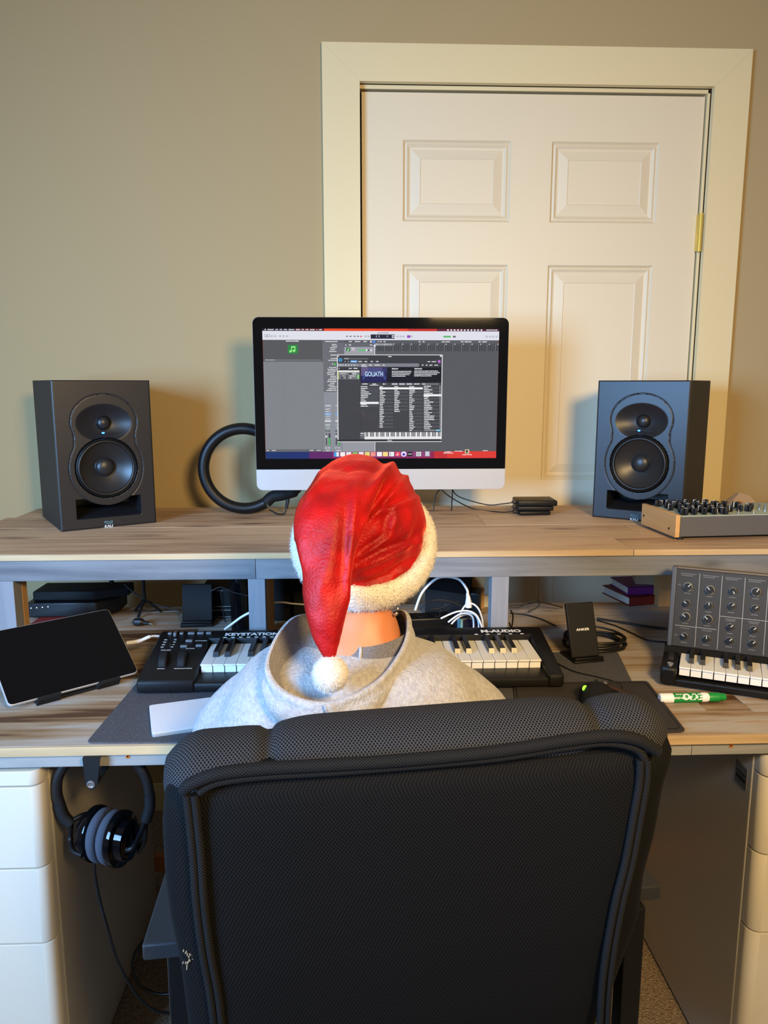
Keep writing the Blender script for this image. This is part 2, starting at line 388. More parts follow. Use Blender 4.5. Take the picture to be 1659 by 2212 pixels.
# ================================================================== desk
desk = thing('desk', 'rustic wooden desk with mixed brown and grey boards and a grey-washed apron', 'desk', (0, 0, 0))
tb = MB(); y = 1.161; bx0, bx1 = -1.15, 1.25
ws = [.085, .10, .095, .12, .10, .09, .11, .0739]
for k, wd in enumerate(ws):
    cuts = sorted([bx0, bx1]+[random.uniform(bx0+.3, bx1-.3) for _ in range(2)])
    for a, b in zip(cuts, cuts[1:]):
        tb.box(a+.0003, b-.0003, y+.0002, y+wd-.0004, DK-.0145, DK-random.uniform(0, .0006), .0006)
    y += wd
tb.build('tabletop', M_desk, desk)
MB().box(bx0, bx1, 1.156, 1.1608, DK-.0155, DK-.0002, .0008).build('front_edge_strip', M_shedge, desk)
ap = MB()
for a, b in ((bx0, -.05), (-.0495, on_y(1493, 1640, 1.165).x), (on_y(1493, 1640, 1.165).x+.0005, bx1)): ap.box(a, b, 1.166, 1.185, DK-.039, DK-.0158, .0008)
ap.build('front_apron', M_apron, desk)
MB().box(bx0, bx1, 1.88, 1.9, DK-.075, DK-.016).build('rear_apron', M_apron, desk)
for x, yy in ((bx0+.02, 1.19), (bx1-.06, 1.19), (bx0+.02, 1.84), (bx1-.06, 1.84)): MB().box(x, x+.04, yy, yy+.04, 0, DK-.016, .002).build('leg', M_greyv, desk)
MB().box(-.62, .9, 1.86, 1.878, .04, .085, .002).build('stretcher', M_orange, desk)
for px, py in ((276, 1634), (1579, 1611)): MB().lathe([(.0035, 0), (.0035, .0012), (.002, .0014), (.0015, 0)], 16, 0, T(*on_y(px, py, 1.166))@RX(90)).build('pine_plug', M_orange, desk)

tag(MB().box(-.50, .12, 1.93, 2.2, .0005, .47, .006).build('backdrop_box', mat('dark_box', (22, 20, 18), .8)), 'black box added as a dark backdrop under the desk behind the chair', 'box')  # made-up box that keeps the space under the desk dark
# raised shelf across the back of the desk
hut = thing('shelf_riser', 'raised shelf of natural boards on grey-stained posts across the back of the desk', 'shelf', (0, 0, 0))
sx0, sx1, SF, SB = on_z(0, 1127, SH).x, 1.25, 1.575, 2.185
sb = MB(); jx = on_y(1368, 1190, SF).x
yb = [SF, SF+.125, SF+.30, SF+.455, SB]
def boards(y0, y1, cuts, dz=0):
    for a, b in zip(cuts, cuts[1:]): sb.box(a+.0004, b-.0004, y0+.0003, y1-.0003, SH-.0125, SH-dz, .0007)
boards(yb[0], yb[1], [sx0-.04, jx, sx1]); boards(yb[1], yb[2], [sx0-.03, jx+.08, sx1], .0008)
boards(yb[2], yb[3], [sx0-.01, .33, sx1], .0004); boards(yb[3], yb[4], [sx0+.01, .05, sx1], .0010)
sb.build('shelf_board', M_shelf, hut)
MB().box(sx0-.04, jx-.0005, SF-.004, SF-.0002, SH-.0128, SH-.0004, .0008).box(jx+.0005, sx1, SF-.004, SF-.0002, SH-.0128, SH-.0004, .0008).build('board_edge_strip', M_shedge, hut)
bm_ = MB(); bj = on_y(552, 1222, SF).x
bm_.box(sx0-.04, bj-.0003, SF+.002, SF+.04, SH-.058, SH-.0128, .0012); bm_.box(bj+.0003, sx1, SF+.002, SF+.04, SH-.058, SH-.0128, .0012)
bm_.build('front_rail', M_grey, hut)
MB().box(sx0+.02, sx1, SB-.13, SB-.092, SH-.058, SH-.0128, .0012).build('rear_rail', M_grey, hut)
ZP = SH-.0581
def post(x0, x1, y0, y1, m, nm='post'): return MB().box(x0, x1, y0, y1, DK+.0002, ZP, .001).build(nm, m, hut)
def X(px, py=1260, y=SF): return on_y(px, py, y).x
post(X(27)-.04, X(27), SF+.003, SF+.041, M_greyv); post(X(27)-.03, X(27)+.001, SF+.0415, SF+.065, M_pine, 'side_board')
post(X(535), X(572), SF+.003, SF+.041, M_greyv); post(X(535), X(572)+.001, SF+.0415, SF+.16, M_pine, 'side_board')
post(X(1063), X(1100), SF+.003, SF+.041, M_greyv)
post(sx1-.1, sx1-.06, SF+.003, SF+.041, M_greyv)
for px in (1028, 628): xr = on_y(px, 1260, 1.90).x; post(xr-.02, xr+.02, 1.885, 1.923, M_pine, 'rear_post')
xr = on_y(1430, 1250, 1.90).x; post(xr-.012, xr+.03, 1.885, 1.923, M_pine, 'rear_post')
MB().lathe([(.0016, 0), (.0016, .001)], 10, 0, T(*on_y(283, 1226, SF+.002))@RX(90)).build('nail_head', M_silver, hut)

# ================================================================== all-in-one computer
IC = on_y(822, 873, 1.95); IX = .0685
imac = thing('desktop_computer', 'silver all-in-one desktop computer with a black bezel, music software open on its lit screen', 'computer', (IX, 1.95, SH))
IW = .3215; z0, z1 = 1.0535-SH, 1.4885-SH; zc = 1.1075-SH
def rrect(x0, x1, z0, z1, r, n=6, corners=(1, 1, 1, 1)):
    out = []
    for (cx, cz, a0, on) in ((x1-r, z1-r, 0, corners[0]), (x0+r, z1-r, 90, corners[1]), (x0+r, z0+r, 180, corners[2]), (x1-r, z0+r, 270, corners[3])):
        if on: out += [(cx+r*math.cos(R(a0+90*i/n)), cz+r*math.sin(R(a0+90*i/n))) for i in range(n+1)]
        else: out.append((cx+r*math.cos(R(a0+45))*1.41421, cz+r*math.sin(R(a0+45))*1.41421))
    return out
STAND = RX(90)          # prism in xy -> upright, thickness along -y
bd = MB(); bd.prism(rrect(-IW, IW, z0, z1, .016), -.0055, 0, .0006, M=STAND)
# bulging back
rings = []
for s_, d in ((1, .0055), (.96, .012), (.8, .03), (.5, .046), (.25, .052)):
    rr = rrect(-IW*s_, IW*s_, (z0+z1)/2-(z1-z0)/2*s_, (z0+z1)/2+(z1-z0)/2*s_, .016*s_+.001); rings.append([(x, d, z) for x, z in rr])
bd.loft(rings); bd.build('housing', M_alu, imac)
MB().prism(rrect(-IW+.0006, IW-.0006, zc, z1-.0006, .0155, corners=(1, 1, 0, 0)), 0, .0012, .0003, M=STAND).build('bezel', M_blkg, imac)
MB().prism(rrect(-IW+.0003, IW-.0003, z0+.0003, zc-.0003, .0158, corners=(0, 0, 1, 1)), 0, .001, .0003, M=STAND).build('chin', M_alu, imac)
sd = MB(); sd.loft([[(-.095, .045, .20), (.095, .045, .20), (.095, .052, .20), (-.095, .052, .20)], [(-.095, .13, .03), (.095, .13, .03), (.095, .138, .03), (-.095, .138, .03)], [(-.095, .14, .008), (.095, .14, .008), (.095, .15, .008), (-.095, .15, .008)]])
sd.box(-.095, .095, -.02, .15, .0002, .006, .002); sd.build('stand', M_alu, imac)
# what is on the screen: every block, icon and line of type as a flat lit patch
sc = MB(); DX0, DX1, DZ0, DZ1 = -.2965, .2965, 1.135-SH, 1.4605-SH
def S(cx, cy):
    xl = 100+(cy-108)*40/817; xr_ = 1570-(cy-108)*32/817
    return DX0+(DX1-DX0)*(cx-xl)/(xr_-xl), DZ1-(DZ1-DZ0)*(cy-108)/817
def q(cx0_, cy0, cx1_, cy1, col, L):
    a = S(cx0_, cy0); b = S(cx1_, cy0); zb_q = S(cx0_, cy1)[1]; c = (b[0], zb_q); d = (a[0], zb_q); y = -.0013-.00012*L
    sc.add([(a[0], y, a[1]), (b[0], y, b[1]), (c[0], y, c[1]), (d[0], y, d[1])], [[3, 2, 1, 0]], 0, None, lin(col))
def disc(cx, cy, r, col, L, n=14):
    y = -.0013-.00012*L; pts = [S(cx+r*math.cos(2*math.pi*i/n), cy+r*math.sin(2*math.pi*i/n)) for i in range(n)]
    sc.add([(p[0], y, p[1]) for p in pts], [list(range(n))[::-1]], 0, None, lin(col))
def word(x, y, wd, L, col=(235, 235, 238), h=6):
    """blurred unreadable type: runs of short strokes"""
    e = x+wd
    while x < e:
        s_ = min(random.uniform(3, 7), e-x); q(x, y-h/2+random.uniform(-.8, .8), x+s_, y+h/2-random.uniform(0, 1.2), col, L); x += s_+.9
def typed(txt, cx, cy, size, col, L, sx=1, bold=0):
    p = S(cx, cy); text_mb(sc, txt, size, T(p[0], -.0013-.00012*L, p[1])@FRONT, 0, lin(col), bold, sx)
q(100, 108, 1570, 925, (214, 52, 40), 0)
for a, b, c in ((100, 300, (24, 14, 40)), (300, 480, (96, 20, 34)), (480, 800, (236, 74, 30)), (800, 1000, (232, 66, 32)), (1000, 1180, (196, 46, 36)), (1180, 1340, (96, 16, 50)), (1340, 1570, (70, 10, 50))): q(a, 108, b, 123, c, 1)
for a, b, c in ((138, 260, (14, 44, 104)), (260, 400, (20, 40, 108)), (400, 540, (92, 30, 100)), (540, 860, (128, 24, 92)), (860, 1060, (126, 20, 80)), (1060, 1160, (150, 26, 70)), (1160, 1240, (196, 40, 44)), (1240, 1540, (220, 54, 44))): q(a, 880, b, 925, c, 1)
disc(118, 115, 4, (240, 240, 240), 2); xx = 132
for wd in (38, 16, 16, 20, 34, 26, 14, 18, 28, 6, 18): word(xx, 115, wd, 2, h=6); xx += wd+10
for k in range(11): q(1244+k*21, 111, 1254+k*21, 120, (235, 232, 236), 2)
word(1490, 115, 68, 2)
q(100, 123, 1570, 178, (222, 223, 233), 2)
for x in (114, 130): q(x, 146, x+16, 161, (120, 124, 134), 3); q(x+2, 148, x+14, 159, (222, 223, 233), 4)
for x in (152, 172, 204, 224, 246, 730, 748, 928, 948, 966, 1018, 1484, 1506, 1526, 1546): q(x, 150, x+13, 161, (186, 188, 198), 3)
for x in (616, 638, 662, 684): q(x, 152, x+12, 159, (110, 114, 124), 3)
disc(709, 156, 5, (230, 60, 80), 3); word(812, 134, 68, 3, (130, 132, 140), 6)
q(768, 143, 916, 170, (28, 32, 54), 3); typed('1 1', 812, 156, .0075, (240, 244, 255), 5, 1.1, .0001); typed('C', 872, 156, .0058, (220, 226, 244), 5); q(900, 148, 913, 154, (230, 230, 240), 4); q(900, 158, 913, 164, (230, 230, 240), 4)
q(994, 148, 1015, 164, (150, 70, 190), 3)
q(1220, 151, 1272, 161, (80, 180, 96), 3); q(1272, 151, 1298, 161, (90, 92, 100), 3); disc(1273, 156, 6, (240, 240, 240), 4)
# library column
q(104, 178, 476, 880, (126, 129, 134), 2); q(104, 178, 472, 312, (84, 84, 86), 3); q(118, 297, 464, 309, (104, 105, 109), 4)
word(246, 186, 80, 4); word(122, 302, 62, 4, (200, 200, 204), 5); q(232, 312, 234, 864, (120, 123, 128), 3)
q(258, 209, 320, 262, (38, 132, 62), 4)
for (x, y) in ((276, 248), (297, 245)): disc(x, y, 8, (150, 238, 130), 5)
q(279, 219, 284, 249, (150, 238, 130), 5); q(300, 216, 305, 246, (150, 238, 130), 5); q(279, 217, 305, 226, (150, 238, 130), 5)
q(138, 864, 478, 880, (96, 98, 102), 3)
for x, wd in ((144, 14), (176, 24), (404, 22), (446, 24)): word(x, 871, wd, 4, h=5)
# inspector
q(474, 178, 606, 880, (138, 141, 149), 2); q(474, 178, 600, 501, (104, 105, 113), 3)
q(476, 181, 598, 196, (92, 93, 100), 4); word(486, 188, 78, 5)
for y, wd in zip(range(205, 500, 11), (20, 18, 30, 26, 34, 0, 26, 0, 24, 40, 0, 18, 0, 34, 44, 40, 48, 44, 26, 28, 40, 44, 26, 40, 30, 40, 50)):
    if wd: word(548-wd, y, wd+random.choice((0, 10, 14)), 4, h=5)
q(541, 319, 558, 335, (38, 132, 62), 5); disc(549, 329, 4, (150, 238, 130), 6)
for y, c in ((587, (176, 178, 186)), (608, (150, 152, 160)), (624, (150, 152, 160)), (640, (110, 176, 244)), (654, (150, 152, 160)), (669, (150, 152, 160)), (684, (210, 212, 216)), (709, (150, 160, 156))):
    for x in (492, 556): q(x, y-5, min(x+38, 604), y+5, c, 4)
    word(498, y, 24, 5, (230, 232, 238), 4)
for x in (512, 575): disc(x, 728, 9, (196, 214, 210), 4); disc(x, 728, 6, (120, 130, 130), 5)
for x in (496, 556):
    q(x, 742, x+12, 752, (90, 92, 98), 4); q(x+17, 742, x+29, 752, (90, 92, 98), 4)
    q(x+3, 762, x+10, 838, (70, 72, 78), 4); q(x+1, 775, x+12, 790, (206, 208, 214), 5)
    q(x+20, 762, x+31, 838, (60, 62, 66), 4); q(x+22, 790, x+29, 838, (70, 200, 90), 5); word(x, 856, 12, 4, h=5); word(x+18, 856, 12, 4, h=5)
word(504, 873, 18, 4, h=5); word(562, 873, 30, 4, h=5)
# tracks and timeline
q(600, 178, 797, 880, (112, 113, 121), 3); q(604, 820, 792, 880, (150, 152, 160), 4); q(600, 178, 1566, 198, (86, 88, 95), 4)
for x, wd in ((634, 18), (670, 36), (724, 22), (812, 8), (826, 12), (848, 12), (1066, 12), (1090, 14), (1210, 20), (1234, 26), (1328, 18), (1352, 44), (1440, 14), (1462, 30)): word(x, 188, wd, 5, h=6)
disc(770, 188, 6, (220, 220, 226), 5); q(780, 182, 797, 195, (80, 140, 230), 5)
q(600, 199, 790, 220, (98, 99, 107), 4); word(612, 209, 8, 5); word(634, 209, 14, 5); word(764, 209, 14, 5)
q(606, 221, 788, 264, (156, 158, 168), 4); q(618, 226, 642, 246, (30, 96, 50), 5); disc(629, 239, 5, (170, 250, 150), 6); q(632, 228, 635, 240, (170, 250, 150), 6)
word(650, 230, 18, 5); word(650, 241, 22, 5, (230, 190, 196)); q(690, 236, 744, 245, (90, 190, 110), 5); q(744, 236, 760, 245, (60, 62, 68), 5); disc(744, 240, 6, (225, 240, 228), 6); disc(772, 241, 6, (225, 225, 232), 5)
q(797, 198, 1566, 880, (84, 86, 91), 3); q(797, 199, 903, 212, (150, 152, 158), 5); q(903, 199, 1566, 212, (74, 76, 82), 4); q(797, 212, 1566, 246, (62, 65, 71), 4)
for k in range(58):
    x = 800+k*13.3
    if x < 1560: q(x, 214 if k % 4 else 204, x+1.5, 246, (106, 108, 116) if k % 4 else (160, 162, 168), 5)
for k in range(15): word(802+k*54, 203, 6, 6, h=6)
q(791, 204, 795, 880, (240, 240, 244), 6); disc(793, 213, 6, (244, 244, 248), 7)
# plug-in window
q(561, 267, 1215, 819, (230, 230, 234), 8); q(566, 271, 1210, 815, (62, 63, 67), 9)
q(566, 271, 1210, 345, (54, 56, 62), 10); disc(572, 278, 3, (236, 236, 236), 11); q(1198, 272, 1208, 280, (236, 236, 236), 11); word(878, 280, 20, 11)
disc(583, 301, 11, (70, 170, 232), 11); disc(583, 301, 5, (20, 60, 100), 12)
q(602, 288, 755, 299, (88, 90, 96), 11); word(608, 293, 26, 12, (200, 200, 206), 5); q(645, 304, 686, 317, (100, 168, 240), 11); word(650, 311, 30, 12, (220, 236, 255), 5)
for x, wd in ((610, 4), (630, 4), (694, 22), (730, 18), (768, 16), (802, 16), (1120, 18), (1146, 28)): word(x, 311, wd, 11)
disc(1193, 310, 9, (190, 110, 214), 11)
q(568, 322, 1068, 343, (124, 127, 136), 11); typed('OPUS', 586, 333, .0050, (236, 238, 244), 13, 1.1)
for x, wd in ((612, 8), (630, 8), (648, 8), (664, 10), (684, 4), (712, 30), (760, 16), (794, 32), (844, 12), (1086, 10), (1110, 12), (1132, 18), (1164, 22)): word(x, 333, wd, 12)
q(712, 341, 748, 344, (236, 238, 244), 12)
q(566, 346, 704, 364, (50, 52, 57), 11); word(572, 354, 6, 12); word(634, 354, 20, 12); word(664, 354, 24, 12)
q(573, 366, 700, 378, (222, 222, 220), 11); q(568, 366, 573, 421, (196, 196, 70), 11); q(573, 379, 700, 421, (116, 118, 124), 11)
word(582, 387, 36, 12, (230, 230, 230), 4); disc(644, 387, 7, (52, 54, 58), 12); q(658, 382, 667, 391, (210, 210, 214), 12); q(670, 382, 680, 391, (210, 210, 214), 12)
q(588, 396, 628, 405, (26, 28, 34), 12); q(588, 408, 628, 417, (26, 28, 34), 12); word(594, 401, 26, 13, h=4); word(600, 413, 18, 13, h=4); word(640, 401, 12, 12, h=5); word(656, 401, 22, 12, h=5); word(640, 413, 12, 12, h=5)
q(688, 392, 698, 419, (130, 216, 120), 12)
q(706, 346, 1207, 442, (8, 8, 24), 11); q(710, 347, 870, 440, (30, 26, 84), 12); q(710, 347, 752, 400, (96, 86, 130), 13); q(752, 347, 840, 372, (74, 72, 124), 13); q(840, 347, 870, 380, (52, 48, 100), 13)
for k in range(9):
    a = R(180-k*22.5); q(792+66*math.cos(a)-5, 402-50*math.sin(a)*.9, 792+66*math.cos(a)+4, 424-50*math.sin(a)*.5, (58, 74, 130), 14)
typed('GOLIATH', 790, 390, .0165, (196, 224, 255), 16, .66, .0003)
word(900, 356, 38, 12, (240, 240, 244), 7); word(1040, 356, 46, 12, (240, 240, 244), 7)
for k, (a, b) in enumerate(((122, 148), (118, 158), (110, 142), (84, 108))): word(900, 372+k*10, a, 12, (214, 216, 224), 6); word(1038, 370+k*10, b, 12, (214, 216, 224), 6)
word(718, 451, 34, 11); word(780, 451, 24, 11); q(764, 456, 818, 460, (220, 220, 224), 11); disc(851, 451, 5, (230, 230, 232), 11); word(862, 451, 4, 11)
for x in (900, 945, 990): q(x, 446, x+36, 456, (186, 188, 200), 11)
word(1036, 451, 36, 11); q(1082, 446, 1192, 456, (112, 114, 120), 11); word(1088, 451, 18, 12)
cols = [(708, 818, 468), (824, 910, 468), (914, 1000, 468), (1006, 1090, 468), (1096, 1203, 465)]
nrow = [12, 24, 15, 26, 26]
for c, (x0, x1_, y0) in enumerate(cols):
    q(x0-2, y0-6, x0-1, 752, (40, 42, 46), 11)
    for k in range(nrow[c]):
        y = y0+k*11.1
        if k % 2 and c: q(x0, y-5, x1_, y+5, (78, 80, 86), 11)
        if c == 0 and k: q(x0+2, y-5, x1_, y+5, (72, 75, 82), 11)
        word(x0+2, y, random.uniform(.18, .42 if c < 4 else .6)*(x1_-x0)+(20 if c == 0 and 2 < k < 6 else 0), 12, h=6)
        if c == 4: q(x1_-8, y-3, x1_-3, y+3, (190, 190, 196), 12)
q(824, 472, 1091, 484, (240, 240, 242), 13); q(707, 563, 820, 576, (240, 240, 242), 13); q(1096, 515, 1204, 528, (240, 240, 242), 13)
for x, c in ((1098, (130, 132, 140)), (1134, (130, 132, 140)), (1170, (130, 196, 226))): q(x, 740, x+30, 749, c, 13)
q(708, 756, 734, 798, (96, 98, 104), 11); word(710, 764, 20, 12); word(710, 778, 20, 12, (150, 150, 154))
q(735, 756, 1204, 801, (238, 238, 240), 12)
for k in range(52):
    x = 735+k*9.02
    q(x-.7, 756, x, 801, (120, 120, 124), 13)
    if k % 7 in (1, 2, 4, 5, 6): q(x-2.8, 756, x+2.6, 784, (18, 18, 20), 14)
q(568, 803, 1206, 813, (34, 34, 38), 11); typed('Opus', 888, 808, .0048, (236, 236, 240), 13, 1.1, .00008)
# dock
q(545, 880, 1140, 916, (134, 54, 110), 2)
dk = [(565, (60, 160, 232)), (603, (240, 236, 232)), (640, (232, 232, 236)), (678, (120, 200, 110)), (715, (235, 235, 238)), (752, (230, 220, 120)), (788, (238, 150, 140)), (826, (240, 240, 242)), (862, (246, 222, 130)), (900, (236, 238, 238)), (937, (232, 70, 96)), (974, (238, 232, 250)), (1011, (30, 26, 30)), (1065, (226, 228, 232)), (1118, (200, 204, 214))]
for x, c in dk:
    if x == 974: disc(x, 897, 17, c, 3); disc(x, 899, 9, (90, 50, 180), 4)
    elif x == 1118: q(x-13, 881, x+13, 911, c, 3)
    else: q(x-15, 883, x+15, 911, c, 3)
q(565, 883, 580, 911, (226, 236, 246), 4); word(1000, 897, 22, 4); disc(1065, 897, 9, (40, 42, 46), 4); disc(1065, 897, 6, (220, 224, 228), 5); q(892, 888, 895, 906, (60, 60, 64), 4); disc(934, 902, 4, (255, 240, 244), 4); q(937, 888, 940, 902, (255, 240, 244), 4)
for x in (1040, 1092): q(x, 884, x+1.5, 910, (180, 110, 160), 3)
q(1348, 868, 1375, 895, (210, 196, 150), 4); q(1354, 872, 1366, 890, (60, 60, 66), 5)
for x, y, wd in ((1216, 892, 60), (1224, 884, 40), (1284, 880, 50), (1330, 903, 60), (1458, 877, 30)): word(x, y, wd, 4, (244, 230, 230), 5)
sc.build('display', M_scr, imac, smooth=False)

# ================================================================== speakers
spk = thing('studio_speaker', 'black studio monitor speaker on the left end of the shelf, angled right', 'speaker', group='pair of studio monitor speakers')
SW, SHT, SD = .229, .360, .256
cb = MB(); cb.box(-SW/2, SW/2, .010, SD, 0, SHT, .0012)
keep = [k for k, f in enumerate(cb.Fc) if max(cb.V[i][1] for i in f) > .0101+.0005]
for at_ in ('Fc', 'MI', 'UV', 'C'): setattr(cb, at_, [getattr(cb, at_)[k] for k in keep])
cb.build('cabinet', M_cab, spk)
TWZ, WFZ = SHT-.103, SHT-.212
def guitar(x, z):
    a = ((x-0)/.078)**2+((z-(TWZ+.003))/.067)**2; b = (x/.0875)**2+((z-WFZ)/.0935)**2
    # smooth union
    d1 = (math.sqrt(a)-1)*.07; d2 = (math.sqrt(b)-1)*.09; k = .030; h = max(k-abs(d1-d2), 0)/k
    return min(d1, d2)-h*h*k*.32
def depth(x, z):
    d = 0
    g_ = abs(guitar(x, z))
    if g_ < .0014: d += .0016*(1-g_/.0014)
    e = math.sqrt((x/.066)**2+((z-TWZ)/.046)**2)
    if e < 1: d += .021*(1-e*e)**1.15
    r = math.hypot(x, z-WFZ)
    if r < .0745: d = .030 if r < .066 else (.012 if r < .0725 else .012*(.0745-r)/.002)
    if abs(x) < .077 and SHT-.334 < z < SHT-.285 and r > .0925:
        d = .11 if z > SHT-.317 else .055*(z-(SHT-.334))/.017
    ex = min(SW/2-abs(x), z, SHT-z)
    if ex < .003: d += .002*(1-ex/.003)**2
    return d
NX, NZ = 150, 244; vs = []; fs = []
for j in range(NZ+1):
    for i in range(NX+1):
        x = -SW/2+SW*i/NX; z = SHT*j/NZ; vs.append((x, depth(x, z), z))
for j in range(NZ):
    for i in range(NX): a = j*(NX+1)+i; fs.append([a, a+1, a+NX+2, a+NX+1])
# rim of the baffle back to the cabinet
b = MB().add(vs, fs)
for (xa, xb, za, zb) in ((-SW/2, -SW/2, 0, SHT), (SW/2, SW/2, SHT, 0)): b.add([(xa, .002, za), (xa, .0125, za), (xb, .0125, zb), (xb, .002, zb)], [[3, 2, 1, 0]])
for z, f in ((0, 1), (SHT, -1)): b.add([(-SW/2*f, .002, z), (SW/2*f, .002, z), (SW/2*f, .0125, z), (-SW/2*f, .0125, z)], [[3, 2, 1, 0]])
b.build('baffle', M_baf, spk, ang=50)
FW = RX(90)
wf = MB()
pr = [(.0722, -.0115), (.0722, .0005), (.070, .0022), (.0685, .0010)]
for k in range(9): a = math.pi*k/8; pr.append((.0650+.0038*math.cos(a), -.001+.0042*math.sin(a)))
wf.lathe(pr, 64, 0, T(0, 0, WFZ)@FW, cap=False); wf.build('surround', M_rub, spk, ang=60)
MB().lathe([(.0612, -.001), (.056, -.005), (.040, -.014), (.0235, -.021), (.0222, -.020)], 64, 0, T(0, 0, WFZ)@FW, cap=False).build('cone', M_cone, spk, ang=60)
MB().lathe([(.0228, -.021)]+[(.0222*math.cos(a), -.018+.011*math.sin(a)) for a in [R(9*i) for i in range(11)]], 48, 0, T(0, 0, WFZ)@FW, cap=False).build('dust_cap', M_cone, spk, ang=70)
tw = MB(); tw.lathe([(.0185, -.028), (.0185, -.0165), (.017, -.0150), (.0160, -.0165)], 40, 0, T(.002, 0, TWZ)@FW, cap=False)
tw.lathe([(.0158*math.cos(a), -.018+.0105*math.sin(a)) for a in [R(9*i) for i in range(11)]], 40, 0, T(.002, 0, TWZ)@FW, cap=False)
tw.build('tweeter', M_cone, spk, ang=70)
ld = MB(); zl = SHT-.1265
ld.lathe([(.0001, .0022), (.0016, .0018), (.0024, 0)], 16, 0, T(-.004, 0, zl)@FW@Matrix.Diagonal((1.5, .8, 1, 1))); ld.build('power_light', M_led, spk)
MB().box(-.036, -.009, -.0003, .0005, zl-.0003, zl+.0003).box(.001, .030, -.0003, .0005, zl-.0003, zl+.0003).build('light_groove', M_blk, spk)
lg = MB(); zg = SHT-.352
for ph in (0, 1, 2):
    pts = [(-.004+(-.010+.020*i/20), -.0004, zg+.0045+.0032*math.sin(i/20*2*math.pi*(.75+.12*ph)+ph*1.3)) for i in range(21)]
    lg.tube(pts, .00045, 5, 0)
text_mb(lg, 'KALI', .0090, T(-.004, -.0004, zg-.0052)@FRONT, 1, None, .0002, 1.1)
lg.build('logo', [M_blue, M_white], spk)
ft = MB()
for x in (-.09, .09):
    for y in (.03, .22): ft.lathe([(.008, -.0008), (.008, 0)], 12, 0, T(x, y, 0))
def put_speaker(o, px, py, rz, dz=.001):
    p = on_z(px, py, SH); c = Matrix.Rotation(R(rz), 3, 'Z') @ Vector((SW/2, 0, 0)); o.location = (p.x+c.x, p.y+c.y, SH+dz*0); o.rotation_euler = (0, 0, R(rz))
put_speaker(spk, 133, 1149, 31.0)
sp2 = dup(spk, label='black studio monitor speaker on the right of the shelf, beside the door edge, angled left'); put_speaker(sp2, 1279, 1116, -35)

# ================================================================== ring stand behind the monitor
ring = thing('tube_ring', 'black tubular ring standing on the shelf behind the left edge of the monitor', 'ring', (on_y(527, 1014, 2.06).x, 2.06, SH))
RC = .1245; rt = MB(); rt.tube([(.108*math.cos(R(a)), .0, RC+.108*math.sin(R(a))) for a in range(0, 360-60, 5)] if False else [(.1085*math.cos(R(a)), 0, RC+.1085*math.sin(R(a))) for a in range(20, 302, 4)], .0155, 16)
rt.build('ring', M_blk, ring, ang=70)
p0 = on_y(597, 1078, 2.06)-ring.location
jt = MB(); jt.tube(cr([(.058, 0, RC-.092), (.075, 0, RC-.077), (.105, 0, RC-.070), (.135, 0, RC-.062), (.152, 0, RC-.045)], 6), [.0158]*8+[.017]*6+[.016]*5+[.012]*6, 14); jt.build('joint', M_blkm, ring, ang=70)
pl = MB(); pl.tube([(.118, -.01, RC-.082), (.113, -.012, RC-.108)], [.0055, .004], 10); pl.tube(cr([(.113, -.012, RC-.106), (.108, -.014, RC-.121), (.09, -.014, RC-.1222), (.066, -.005, RC-.112)], 6), .0022, 8); pl.build('plug_lead', M_cabb, ring)

# ================================================================== hard drives and shelf cables
def drive(loc, w_, d_, h_, rz, label, lead=True):
    t_ = thing('external_drive', label, 'hard drive', loc, rz, 'black external drives stacked on the shelf')
    MB().box(-w_/2, w_/2, 0, d_, 0, h_, h_*.28, seg=3).build('case', M_blk, t_)
    MB().box(-w_/2-.012, -w_/2+.002, d_*.25, d_*.25+.012, h_*.3, h_*.3+.007, .002).build('plug', M_cabb, t_)
    return t_
dp = on_z(1160, 1114, SH)
drive((dp.x-.004, dp.y+.004, SH), .086, .075, .0115, 3, 'black external drive at the bottom of the stack right of the monitor')
drive((dp.x-.002, dp.y+.008, SH+.0116), .098, .08, .0125, -2, 'black external drive in the middle of the stack right of the monitor')
drive((dp.x+.003, dp.y+.006, SH+.0242), .108, .08, .016, 0, 'largest black external drive on top of the stack right of the monitor')
dtop = dp+Vector((-.06, .03, .032)); dlow = dp+Vector((-.06, .025, .008))
cable('cable', 'thin black cable from under the monitor to the top external drive', [on_y(975, 1050, 2.06), on_y(990, 1072, 2.06), on_y(1050, 1090, 2.05), dtop+Vector((-.03, 0, -.004)), dtop], .0016, M_cabb)
cable('cable', 'black cable lying on the shelf and running to the lowest external drive', [on_y(940, 1040, 2.08), on_y(965, 1068, 2.06), on_z(1020, 1098, SH+.002), on_z(1080, 1106, SH+.002), dlow], .0016, M_cabb)
cable('cable', 'black cable hanging straight down behind the right of the monitor', [on_y(978, 1040, 2.10), on_y(977, 1070, 2.11), on_y(976, 1088, 2.12), on_z(976, 1102, SH+.002)], .0016, M_cabb)
cable('cable', 'short black cable curving down just right of the red hat', [on_y(962, 1050, 2.08), on_y(944, 1064, 2.08), on_y(938, 1085, 2.08), on_z(937, 1104, SH+.002)], .0016, M_cabb)
cp0 = on_z(938, 1182, SH)
tag(MB().box(-.03, .006, 0, .035, 0, .0006, .0002).build('paper_card', M_paper, loc=(cp0.x, cp0.y, SH+.0001), rotz=R(8)), 'small white card lying on the shelf edge beside the hat', 'card')

